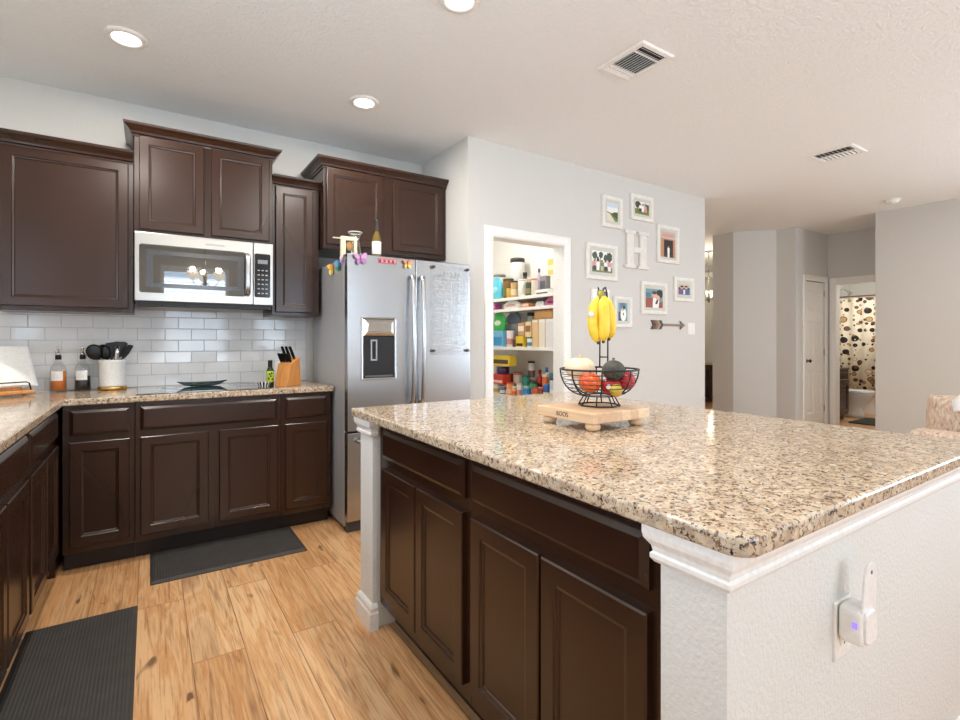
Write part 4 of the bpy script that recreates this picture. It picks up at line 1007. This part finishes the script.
random.seed(21)
def stock_box(name, label, cat, p0, p1, z, h, rgb, rgb2, dep=.09, off=.02, band=(.35,.75)):
    y, w_ = yw(p0, p1, SX0+off); t = thing(name, label, cat, (SX0+off+dep/2, y, z+.001))
    MB().box(-dep/2, dep/2, -w_/2*.94, w_/2*.94, 0, h).build('carton', plain('pack_%d_%d_%d' % rgb, rgb, .5), t, .002)
    MB().box(-dep/2-.0008, -dep/2+.001, -w_/2*.80, w_/2*.80, h*band[0], h*band[1]).build('print_panel', plain('pack_%d_%d_%d' % rgb2, rgb2, .5), t)
def stock_can(name, label, cat, p0, p1, z, h, rgb, lid, off=.02, neck=0, band=None):
    y, w_ = yw(p0, p1, SX0+off); r = min(w_/2*.80, .075); t = thing(name, label, cat, (SX0+off+r, y, z+.001))
    if neck: prof = [(r*.94,0),(r,.004),(r,h*.58),(r*.85,h*.68),(r*.38,h*.80),(r*.36,h*.86)]
    else: prof = [(r*.95,0),(r,.003),(r,h*.88),(r*.96,h*.90)]
    MB().lathe(prof, 20).build('container', plain('pack_%d_%d_%d' % rgb, rgb, .3), t)
    top = h*.86 if neck else h*.895; rr = r*.42 if neck else r*1.01
    MB().lathe([(rr,top),(rr,h*.99),(rr*.9,h),(0,h)], 18).build('lid', plain('pack_%d_%d_%d' % lid, lid, .4), t)
    if band: MB().lathe([(r*1.004,h*.15),(r*1.006,h*.16),(r*1.006,h*.50),(r*1.004,h*.51)], 20, cap=False).build('wrap_label', plain('pack_%d_%d_%d' % band, band, .5), t)
def stock_bag(name, label, cat, p0, p1, z, h, rgb, off=.03, dep=.07, rgb2=None):
    y, w_ = yw(p0, p1, SX0+off); t = thing(name, label, cat, (SX0+off+dep/2, y, z+.001)); ph = random.uniform(0, 6)
    m = MB(); n = 20; vs = []; fs = []; rows = [(0,.86),(.06,1.0),(.35,1.04),(.65,.98),(.86,.72),(.94,.52),(1.0,.62)]
    for (u, s_) in rows:
        for i in range(n):
            a = 2*PI*i/n; k = s_*(1+.06*math.sin(3*a+ph+u*7)); dd = dep/2*(1-.55*u)
            vs.append((dd*math.cos(a)*k, w_/2*.95*math.copysign(abs(math.sin(a))**.7, math.sin(a))*k, u*h+.006*math.sin(4*a+ph)*u))
    for j in range(len(rows)-1):
        for i in range(n): fs.append((j*n+i, j*n+(i+1) % n, (j+1)*n+(i+1) % n, (j+1)*n+i))
    fs += [tuple(reversed(range(n))), tuple((len(rows)-1)*n+i for i in range(n))]
    m.add(vs, fs, 0, True); m.build('bag', plain('pack_%d_%d_%d' % rgb, rgb, .4), t)
    if rgb2: MB().ell((-dep/2*.72,0,h*.42), (.012,w_*.28,h*.16), 14, 8).build('print_panel', plain('pack_%d_%d_%d' % rgb2, rgb2, .5), t)
A, B_, D_, E_ = ZS
# top shelf
stock_bag('snack_bag', 'bright turquoise bag at the left end of the top pantry shelf', 'bag', 489.5, 499.5, A, .235, (96,200,224), rgb2=(150,222,236))
stock_can('spice_jar', 'brown jar with a green label right of the turquoise bag', 'jar', 500, 508, A, .205, (126,92,48), (70,86,48), band=(94,120,62))
stock_can('storage_tub', 'wide white tub with a dark lid at the back of the top pantry shelf', 'tub', 503, 521, A, .43, (232,232,226), (66,62,60), off=.14, band=(220,220,214))
stock_can('pickle_jar', 'tan jar with a dark cap in the middle of the top pantry shelf', 'jar', 508.5, 514, A, .17, (196,160,110), (60,52,48), band=(226,206,170))
stock_can('dark_bottle', 'tall dark bottle standing behind the tan jar on the top shelf', 'bottle', 517, 525, A, .265, (74,60,44), (44,40,36), off=.13, neck=1)
stock_can('white_cup', 'plain white cup right of the tan jar on the top pantry shelf', 'cup', 515.5, 523, A, .175, (238,236,230), (226,222,214))
stock_can('herb_jar', 'small dark green jar beside the white cup on the top shelf', 'jar', 523.5, 529, A, .145, (76,88,56), (196,190,178), band=(150,140,96))
stock_can('pink_cap_jar', 'short pale jar with a pink cap on the top pantry shelf', 'jar', 529.5, 534.5, A, .16, (226,216,200), (222,140,150))
stock_box('tea_carton', 'flat white carton at the right end of the top shelf', 'carton', 535, 549, A, .045, (238,236,230), (92,88,84), band=(.1,.4))
stock_box('grey_carton', 'grey box standing on the right of the top pantry shelf', 'carton', 539.5, 546, A, .19, (150,146,150), (110,104,112), off=.14, dep=.08)
stock_can('purple_jar', 'slim bottle with a purple cap right of the middle of the top shelf', 'bottle', 534.5, 539.2, A, .27, (208,196,214), (122,82,160), off=.13, neck=1)
stock_can('clear_canister', 'white canister under the yellow box at the right end of the top shelf', 'canister', 547.5, 555.8, A, .19, (228,226,216), (240,240,236), off=.14)
stock_box('cereal_box', 'yellow patterned box stacked on the canister at the right of the top shelf', 'box', 547.5, 555.8, A+.192, .145, (236,204,110), (250,236,190), off=.14, dep=.075, band=(.3,.6))
stock_can('tall_canister', 'tall pale canister with a grey lid behind the turquoise bag on the top shelf', 'canister', 490, 499, A, .30, (222,214,200), (150,146,140), off=.16, band=(190,150,110))
stock_can('mustard_jar', 'small mustard yellow jar between the jars at the front of the top shelf', 'jar', 505, 509, A, .11, (210,166,70), (90,70,50), off=.0)
stock_can('honey_jar', 'amber jar behind the white cup on the top pantry shelf', 'jar', 525, 531, A, .20, (214,168,104), (236,226,206), off=.15, band=(240,230,210))
# shallow shelf
stock_box('magenta_packet', 'small magenta packet at the left end of the shallow shelf', 'packet', 490, 495, B_, .065, (196,90,160), (236,180,214))
stock_bag('white_bag', 'crumpled white bag in the middle of the shallow shelf', 'bag', 501, 519, B_, .085, (240,238,236), rgb2=(226,180,176))
stock_box('orange_packet', 'low orange packet right of the white bag on the shallow shelf', 'packet', 521, 529, B_, .045, (224,150,100), (240,214,190))
stock_bag('pink_bag', 'magenta and pink bag at the right of the shallow shelf', 'bag', 543, 555.5, B_, .078, (206,104,150), rgb2=(120,40,90))
stock_bag('clear_bag', 'small clear white bag left of the pink bag on the shallow shelf', 'bag', 533, 542, B_, .05, (226,226,226))
# middle shelf
stock_box('blue_carton', 'light blue and white carton at the left end of the middle shelf', 'carton', 491, 503, D_, .165, (120,190,226), (52,150,206), band=(.1,.62))
stock_bag('green_bag', 'bright green snack bag atop the light blue carton on the middle shelf', 'bag', 491, 503, D_+.168, .185, (62,186,86), rgb2=(226,240,220))
stock_can('white_bottle', 'white and pink bottle right of the light blue carton', 'bottle', 504.5, 510.5, D_, .165, (236,222,216), (240,236,230), band=(200,140,130))
stock_box('grey_tub', 'tall grey translucent tub behind the white and pink bottle', 'tub', 505, 517, D_, .24, (170,172,180), (150,152,160), off=.15)
stock_bag('slate_bag', 'slate grey bag lying on the tall grey tub on the middle shelf', 'bag', 504, 518, D_+.243, .11, (120,134,154), off=.15)
stock_can('black_lid_jar', 'glass jar with a large black lid right of the slate grey bag', 'jar', 524, 533, D_, .345, (196,204,200), (34,34,36), off=.15)
stock_box('brown_carton', 'small brown carton on the yellow can in the middle of the middle shelf', 'carton', 517.5, 524.5, D_+.112, .125, (196,152,112), (238,226,206))
stock_box('cream_carton', 'cream carton stacked on the blue tin on the middle shelf', 'carton', 525, 531, D_+.098, .145, (236,214,160), (150,100,70))
stock_box('yellow_box', 'bright yellow box with a black side at the front of the middle shelf', 'box', 515.5, 523.5, D_, .108, (232,196,50), (40,36,34), band=(.1,.35))
stock_can('blue_tin', 'pale blue and white tin right of the yellow box on the middle shelf', 'tin', 524.5, 531.5, D_, .094, (214,224,228), (120,150,160), band=(90,140,170))
stock_can('cocoa_can', 'small dark brown can left of the yellow box on the middle shelf', 'can', 511, 515, D_, .085, (90,58,44), (150,130,110))
for k, (a, b, lab, rgb) in enumerate(((532, 538, 'tall pasta-filled clear box, leftmost of the three on the middle shelf', (226,190,140)), (538.3, 545, 'tall cream-filled clear box, centre of the three on the middle shelf', (232,220,200)), (545.3, 553.5, 'tall flour-filled clear box, rightmost of the three on the middle shelf', (226,224,222)))):
    stock_box('cereal_container', lab, 'container', a, b, D_, .262, rgb, (236,232,224), dep=.16, band=(.9,.97))
y, w_ = yw(533, 553.5, SX0+.03)
t = thing('wicker_basket', 'low honey-coloured wicker basket on top of the tall clear boxes', 'basket', (SX0+.10, y, D_+.265))
MB().box(-.07, .07, -w_/2*.9, w_/2*.9, 0, .075).build('basket_body', m_maple('woven_wicker', (178,128,72), (218,172,112), (8,1,30)), t, .012)
MB().box(-.074, .074, -w_/2*.94, w_/2*.94, .065, .080).build('basket_rim', M_ACACIA, t, .006)
# lower shelf
stock_can('soup_can', 'pale can with a gold label at the left end of the lower shelf', 'can', 490.5, 497, E_, .10, (220,214,196), (200,200,196), band=(190,160,80))
stock_can('blue_can', 'short can with a blue label, second from left on the lower shelf', 'can', 497.5, 503.5, E_, .085, (86,112,160), (206,206,204), band=(230,226,220))
stock_box('red_carton', 'red carton lying on the two cans at the left of the lower shelf', 'carton', 490.5, 503.5, E_+.102, .10, (206,66,46), (240,210,200), band=(.15,.4))
stock_can('foil_roll', 'dark purple-black tin on the red carton on the lower shelf', 'tin', 493, 502.5, E_+.205, .085, (66,50,84), (210,206,214))
stock_box('yellow_tea_box', 'yellow and black box on top of the left stack under the middle shelf', 'box', 490.5, 510, E_+.293, .105, (236,206,60), (70,60,36), band=(.2,.6))
stock_can('tall_white_can', 'tall white can with a black cap standing highest on the lower shelf', 'can', 526, 531.5, E_+.155, .19, (226,222,216), (50,46,44), off=.19, band=(120,90,80))
stock_box('brown_stand_box', 'brown box under the tall white can at the back of the lower shelf', 'box', 523, 533, E_, .152, (150,110,84), (200,180,150), off=.18, dep=.1)
stock_box('tall_red_box', 'tall red box behind the clear jar on the lower shelf', 'box', 504, 511, E_, .20, (190,84,62), (240,220,196), off=.17, dep=.08)
stock_can('olive_jar', 'olive green jar behind the red carton at the left of the lower shelf', 'jar', 496, 503, E_, .33, (120,126,80), (60,60,50), off=.18, band=(214,206,170))
stock_can('white_jug', 'white jug with a blue cap behind the tall orange bottle', 'jug', 541, 547, E_, .29, (230,230,228), (66,110,180), off=.18, neck=1)
stock_box('teal_box', 'teal box standing behind the pale bottle on the lower shelf', 'box', 549, 556, E_, .24, (70,150,150), (220,236,230), off=.20, dep=.07)
CANS = [('orange_jar', 504.2, 510, .125, (232,150,96), (214,80,50), (238,196,150), 'orange jar with a red lid, third from left on the lower shelf', .02, 0),
        ('peach_can', 510.3, 514.5, .095, (236,170,120), (226,226,220), (206,110,60), 'peach-coloured can right of the orange jar on the lower shelf', .02, 0),
        ('clear_jar', 510.5, 518, .225, (206,196,180), (188,100,96), (120,140,84), 'clear jar with a rust lid behind the peach can on the lower shelf', .12, 0),
        ('pale_can', 515, 519.5, .13, (232,224,214), (206,196,190), (220,150,140), 'pale can with a pink band near the centre of the lower shelf', .02, 0),
        ('green_bottle', 520, 526, .21, (52,140,118), (40,112,90), (206,220,196), 'teal green bottle in the centre of the lower shelf', .085, 0),
        ('blue_jug', 519.8, 526.5, .09, (46,120,190), (60,150,206), (90,170,220), 'bright blue can in front of the teal green bottle', .0, 0),
        ('jade_can', 527, 533.5, .15, (60,160,110), (44,96,76), (196,220,200), 'jade green can right of the teal green bottle', .085, 0),
        ('red_bottle', 534, 540, .265, (190,52,44), (150,36,36), (70,30,34), 'tall red bottle right of the jade green can', .17, 1),
        ('copper_jar', 529, 536.5, .115, (176,84,52), (150,64,40), (214,130,90), 'copper brown jar at the front of the lower shelf', .0, 0),
        ('orange_bottle', 540.3, 545.5, .235, (226,110,50), (240,230,214), (190,60,40), 'tall orange bottle with a white cap on the lower shelf', .08, 0),
        ('dark_red_can', 536.8, 541, .12, (150,44,36), (206,120,80), (216,150,90), 'dark red can in front of the tall red bottle', .01, 0),
        ('cobalt_can', 541.5, 546.5, .155, (46,92,160), (70,120,186), (226,214,120), 'cobalt blue can with a yellow band on the lower shelf', .01, 0),
        ('water_bottle', 547, 554.5, .215, (206,210,216), (70,92,96), (230,232,236), 'pale bottle with a dark green cap at the right end of the lower shelf', .04, 0),
        ('navy_tin', 547.5, 554.8, .075, (60,60,110), (80,84,140), (226,222,226), 'low navy blue tin in front of the pale bottle at the right end', .0, 0)]
for nm, a, b, h, rgb, lid, band, lab, off, neck in CANS: stock_can(nm, lab, nm.split('_')[-1], a, b, E_, h, rgb, lid, off=off, neck=neck, band=band)
stock_box('storage_crate', 'grey storage crate on the lowest pantry shelf', 'crate', 500, 540, .25, .2, (150,150,152), (170,170,172), dep=.25)
t = thing('pantry_ceiling_light', 'round white flush light on the pantry ceiling', 'ceiling light', (2.6, 4.0, H))
MB().lathe([(.13,0),(.14,-.02),(.12,-.06),(.06,-.085),(0,-.09)], 32, cap=False).build('dome', emit('warm_dome', (1,.96,.90), 4), t)
area('light', (0,0,-.11), (0,0,0), .24, .24, 11, (1,.98,.95), 'DISK', t)

# ------------------------------------------------------------------ bathroom
def m_curtain():
    t_ = NT('circle_print_curtain'); tc_ = t_.nd('ShaderNodeTexCoord'); sp = t_.nd('ShaderNodeSeparateXYZ'); t_.ln(tc_.outputs['Object'], sp.inputs[0]); cb = t_.nd('ShaderNodeCombineXYZ')
    t_.ln(sp.outputs[1], cb.inputs[0]); t_.ln(sp.outputs[2], cb.inputs[1])
    col = srgb(238,226,204)
    for k, (sc, off, rmin, rmax, thr) in enumerate(((6.0, 0, .18, .33, .25), (8.2, 3.3, .15, .30, .35), (12, 7.1, .10, .26, .50))):
        mp = t_.nd('ShaderNodeVectorMath', operation='ADD'); mp.inputs[1].default_value = (off, off*.7, 0); t_.ln(cb.outputs[0], mp.inputs[0])
        vo = t_.nd('ShaderNodeTexVoronoi', voronoi_dimensions='2D'); vo.inputs['Scale'].default_value = sc; vo.inputs['Randomness'].default_value = .55; t_.ln(mp.outputs[0], vo.inputs['Vector'])
        s3 = t_.nd('ShaderNodeSeparateColor'); t_.ln(vo.outputs['Color'], s3.inputs[0])
        rad = t_.math('ADD', t_.math('MULTIPLY', s3.outputs[0], rmax-rmin), rmin)
        inside = t_.math('LESS_THAN', vo.outputs['Distance'], rad)
        inner = t_.math('LESS_THAN', vo.outputs['Distance'], t_.math('MULTIPLY', rad, .72))
        use = t_.math('GREATER_THAN', s3.outputs[1], thr)
        ring = t_.ramp(s3.outputs[2], [(0, srgb(44,28,20)), (.25, srgb(130,98,62)), (.55, srgb(76,52,36)), (.78, srgb(196,164,116))], 'CONSTANT')
        fill = t_.ramp(s3.outputs[2], [(0, srgb(34,24,20)), (.25, srgb(190,154,102)), (.55, srgb(110,78,52)), (.78, srgb(246,232,204))], 'CONSTANT')
        cc = t_.mix(inner, ring, fill); col = t_.mix(t_.math('MULTIPLY', inside, use), col, cc)
    t_.set(Base_Color=col, Roughness=.7); return t_.mat
t = thing('shower_curtain', 'cream shower curtain printed with brown and black circles behind the toilet', 'curtain', (0,0,0))
m = MB(); n = 90; vs = []; y0, y1 = 2.05, 3.94
for z in (.30, 1.93):
    for i in range(n+1): y = y0+(y1-y0)*i/n; vs.append((9.90+.022*math.sin(y*38)+.008*math.sin(y*17+1), y, z))
m.add(vs, [(i, i+1, n+2+i, n+1+i) for i in range(n)], 0, True); o = m.build('fabric', m_curtain(), t); sm = o.modifiers.new('thick', 'SOLIDIFY'); sm.thickness = .002
m = MB()
for i in range(12):
    y = y0+.06+i*.16; m.tube([(9.90+.016*math.cos(a*PI/5), y, 1.945+.02*math.sin(a*PI/5)) for a in range(10)], .0015, 5, True)
m.build('hooks', M_CHROME, t)
tag(MB().tube([(9.90,2.0,1.96),(9.90,3.95,1.96)], .012, 12).build('curtain_rod', plain('bronze_rod', (150,110,76), .35, .8)), 'bronze shower curtain rod above the circle-print curtain', 'rod')
t = thing('shower_sprayer', 'chrome shower sprayer on a bent arm above the curtain', 'shower', (10.2, 3.95, 2.10))
m = MB(); st = m.n(); m.lathe([(.03,0),(.03,.006),(.012,.012)], 18); m.xf(st, Matrix.Rotation(PI/2, 4, 'X')); m.build('flange', M_CHROME, t)
MB().tube([(0,0,0),(0,-.05,.02),(0,-.10,.015),(0,-.15,-.03)], .010, 10).build('arm', M_CHROME, t)
m = MB(); st = m.n(); m.lathe([(.012,.0),(.018,-.02),(.042,-.05),(.042,-.062),(0,-.064)], 20); m.xf(st, Matrix.Translation((0,-.15,-.03)) @ Matrix.Rotation(-.6, 4, 'X')); m.build('head', M_CHROME, t)
t = thing('bathtub', 'white bathtub behind the circle-print curtain', 'bathtub', (0,0,0))
m = MB(); R = [(0,0),(0,.48),(.06,.50),(.09,.48),(.14,.12)]; vs = []; fs = []
for (d, z) in R: vs += [(9.95+d,2.02+d,z),(10.63-d,2.02+d,z),(10.63-d,3.93-d,z),(9.95+d,3.93-d,z)]
for k in range(4):
    for i in range(4): fs.append((k*4+i, k*4+(i+1) % 4, k*4+4+(i+1) % 4, k*4+4+i))
fs.append((16,17,18,19)); m.add(vs, fs); m.build('tub_shell', M_CERAM, t, .01)
# toilet: faces -Y
t = thing('toilet', 'white toilet with its lid down in the bathroom, before the curtain', 'toilet', (9.38, 3.87, 0))
def oval(w_, y0_, y1_, n=32, pw=1.0):
    P = []; cy, ry = (y0_+y1_)/2, (y1_-y0_)/2
    for i in range(n): a = 2*PI*i/n; P.append((w_*math.cos(a), cy+ry*math.sin(a)))
    return P
def loft(m, sects, sm=True):
    vs = []; fs = []; n = len(sects[0][0])
    for P, z in sects: vs += [(p[0], p[1], z) for p in P]
    for k in range(len(sects)-1):
        for i in range(n): fs.append((k*n+i, k*n+(i+1) % n, (k+1)*n+(i+1) % n, (k+1)*n+i))
    fs += [tuple(reversed(range(n))), tuple((len(sects)-1)*n+i for i in range(n))]
    m.add(vs, fs, 0, sm); return m
loft(MB(), [(oval(.115,-.62,-.12),0),(oval(.105,-.60,-.14),.06),(oval(.095,-.56,-.14),.16),(oval(.13,-.66,-.12),.27),(oval(.175,-.72,-.10),.36),(oval(.18,-.73,-.10),.395)]).build('bowl', M_CERAM, t)
loft(MB(), [(oval(.185,-.735,-.20),.396),(oval(.187,-.737,-.20),.410),(oval(.186,-.735,-.20),.416)]).build('seat', M_CERAM, t)
loft(MB(), [(oval(.183,-.732,-.20),.417),(oval(.185,-.735,-.20),.430),(oval(.172,-.70,-.22),.438)]).build('lid', M_CERAM, t)
MB().box(-.21, .21, -.19, -.01, .38, .74).build('tank', M_CERAM, t, .02, 3)
MB().box(-.22, .22, -.20, -.005, .74, .775).build('tank_lid', M_CERAM, t, .01, 2)
MB().tube([(-.15,-.20,.68),(-.10,-.205,.68)], .008, 8).build('flush_handle', M_CHROME, t)
# vanity
t = thing('bathroom_vanity', 'dark brown bathroom vanity cabinet beside the toilet', 'vanity', (8.33, 3.36, 0))
MB().box(0, .70, 0, .585, .08, .77).build('carcass', M_CAB, t, .003)
MB().box(0, .70, .06, .585, 0, .08).build('toe_kick', M_CABIN, t)
cab_door(t, .03, .34, .12, .58); cab_door(t, .36, .67, .12, .58); cab_drawer(t, .03, .67, .61, .74)
MB().box(-.0, .71, -.015, .588, .77, .80).build('vanity_top', plain('dark_cultured_top', (72,60,52), .2), t, .004)
o = MB().prism(rounded(8.62, 9.35, 2.62, 3.22, .05), .0006, .018).build('bath_mat', plain('dark_green_grey_mat', (56,58,50), .9, bump=.6, bscale=150)); tag(o, 'dark grey-green bath mat on the bathroom floor', 'mat')
t = thing('bath_ceiling_light', 'round flush light on the bathroom ceiling', 'ceiling light', (9.2, 2.9, H))
MB().lathe([(.13,0),(.14,-.02),(.12,-.06),(.06,-.085),(0,-.09)], 32, cap=False).build('dome', emit('warm_dome_bath', (1,.90,.74), 4), t)
area('light', (0,0,-.11), (0,0,0), .24, .24, 20, (1,.98,.95), 'DISK', t)

# ------------------------------------------------------------------ hall beyond: chandelier, dark cabinet and ledge seen by the pantry corner
t = thing('dark_sideboard', 'dark brown wooden sideboard in the far room past the pantry corner', 'sideboard', (9.595, 5.55, 0), -PI/2)
MB().box(-.8, .8, -.45, 0, .10, .74).build('carcass', M_CAB, t, .004)
MB().box(-.82, .82, -.47, 0, .74, .775).build('top', plain('tan_sideboard_top', (176,160,140), .4), t, .004)
for (x, y) in ((-.75,-.4),(.75,-.4),(-.75,-.05),(.75,-.05)): MB().box(x-.03, x+.03, y-.03, y+.03, 0, .10).build('leg', M_CAB, t)
m = MB()
for a, b in ((-.78,-.27),(-.255,.255),(.27,.78)): 
    d_ = MB().panel(a, b, .13, .71, [(0,0),(0,-.016),(.004,-.02),(.05,-.02),(.06,-.012)]).build('door', M_CAB, t); d_.location = (0,-.45,0)
tag(MB().box(9.44, 9.60, 4.6, 6.6, 2.50, 2.60).build('window_valance', M_TRIM, None, .006), 'white valance ledge high on the far room wall', 'valance')
def chandelier(label, loc, n, r, st, glow):
    t = thing('chandelier', label, 'chandelier', loc); mm = plain('brushed_nickel', (150,146,140), .3, .9)
    MB().lathe([(.06,0),(.06,-.015),(.02,-.03),(0,-.03)], 24, (0,0,H-loc[2])).build('canopy', mm, t)
    MB().tube([(0,0,.1),(0,0,H-loc[2]-.02)], .006, 8).build('rod', mm, t)
    MB().lathe([(0,-.12),(.012,-.11),(.03,-.06),(.02,0),(.028,.05),(.012,.12),(0,.12)], 20).build('hub', mm, t)
    for k in range(n):
        a = 2*PI*k/n+.5; c_, s_ = math.cos(a), math.sin(a)
        ar = MB().tube([(.02*c_,.02*s_,-.05),(r*.5*c_,r*.5*s_,-.10),(r*.85*c_,r*.85*s_,-.07),(r*c_,r*s_,-.01)], .006, 8).build('arm', mm, t)
        MB().lathe([(.022,0),(.045,.02),(.062,.06),(.068,.105),(.072,.115),(.069,.115),(.060,.06),(.042,.024),(.018,.006)], 24, (r*c_, r*s_, -.01), cap=False).build('lamp_shade', glow, ar)
        l = bpy.data.lights.new('light', 'POINT'); l.energy = st; l.color = (1,.85,.66); l.shadow_soft_size = .03
        lo = bpy.data.objects.new('light', l); C.objects.link(lo); lo.location = (r*c_, r*s_, .13); lo.parent = t
M_SHADE = emit('frosted_lit_shade', (1,.86,.66), 3.0)
chandelier('white-shaded chandelier in the far room past the pantry corner', (7.98, 5.02, 1.98), 5, .26, 8, M_SHADE)
chandelier('white-shaded chandelier over the dining area behind the camera', (.66, -1.05, 2.08), 3, .19, 9, M_SHADE)

# ------------------------------------------------------------------ living room
def m_tweed():
    t_ = NT('beige_tweed'); v = t_.coords((1,1,.3)); n = t_.noise(v, 70, 4, .7, .6)
    t_.set(Base_Color=t_.ramp(n.outputs[0], [(.35, srgb(176,146,124)), (.5, srgb(214,192,172)), (.65, srgb(230,214,198))]), Roughness=.9); t_.bump(n.outputs[0], .3, .004); return t_.mat
M_TW = m_tweed()
t = thing('sofa', 'beige tweed sofa behind the island at the right edge of the photo', 'sofa', (3.60, 0, 0))
MB().box(0, .90, -1.0, 1.06, .10, .40).build('seat_base', M_TW, t, .03, 3)
MB().box(0, .17, -1.0, 1.06, .38, .715).build('backrest', M_TW, t, .04, 3)
for y in (-1.0,): MB().box(.05, .90, y, y+.18, .38, .62).build('armrest', M_TW, t, .04, 3)
for y in (-.81, .13): MB().box(.18, .88, y, y+.92, .405, .52).build('seat_cushion', M_TW, t, .04, 3)
for (x, y) in ((.06,-.94),(.84,-.94),(.06,1.0),(.84,1.0)): MB().lathe([(.02,0),(.028,.10)], 12, (x,y,0)).build('leg', M_CAB, t)
def pillow(name, label, loc, rot, sx_, sy_, sz_, mat):
    m = MB(); n = 16; vs = []; fs = []
    for s_ in (-1, 1):
        for i in range(n+1):
            for j in range(n+1):
                u, v = i/n*2-1, j/n*2-1; k = ((1-u**4)*(1-v**4))**.5
                vs.append((s_*sx_*(.12+.88*k)*(1 if k > 0 else .12), sy_*u*(1-.05*v*v), sz_*v*(1-.05*u*u)))
    o = (n+1)**2
    for q in (0, o):
        for i in range(n):
            for j in range(n): fs.append((q+i*(n+1)+j, q+(i+1)*(n+1)+j, q+(i+1)*(n+1)+j+1, q+i*(n+1)+j+1))
    ed = [i*(n+1) for i in range(n+1)]+[n*(n+1)+j for j in range(1, n+1)]+[i*(n+1)+n for i in range(n-1, -1, -1)]+[j for j in range(n-1, 0, -1)]
    for k in range(len(ed)): a, b = ed[k], ed[(k+1) % len(ed)]; fs.append((a, b, b+o, a+o))
    m.add(vs, fs, 0, True); ob = m.build(name, mat, None, loc=loc, rot=rot); return tag(ob, label, 'cushion')
pillow('back_cushion', 'tall beige tweed back cushion standing up from the sofa', (3.945, .70, .722), (0, -.12, 0), .10, .36, .18, M_TW)
m = MB(); n = 18; vs = []; fs = []
for i in range(n+1):
    y = .40+.50*i/n; e = .012*math.sin(i*1.3)
    for k, (x, z) in enumerate(((3.80,.80+.03*math.sin(i*.5)),(3.845,.872),(3.88,.908),(3.93,.914),(3.99,.90),(4.05,.80+e))): vs.append((x, y+.02*math.sin(k*2), z+.003*math.sin(i*1.7+k)-.001*k+(-.05*max(0, (i-13)/5) if k in (0, 5) else 0)*0))
for i in range(n):
    for k in range(5): fs.append((i*6+k, (i+1)*6+k, (i+1)*6+k+1, i*6+k+1))
m.add(vs, fs, 0, True); o = m.build('throw_blanket', plain('white_knit', (240,238,236), .9, bump=.4, bscale=120)); sm = o.modifiers.new('thick', 'SOLIDIFY'); sm.thickness = .008; sm.offset = 1
tag(o, 'white throw draped over the top of the tall sofa cushion', 'throw')
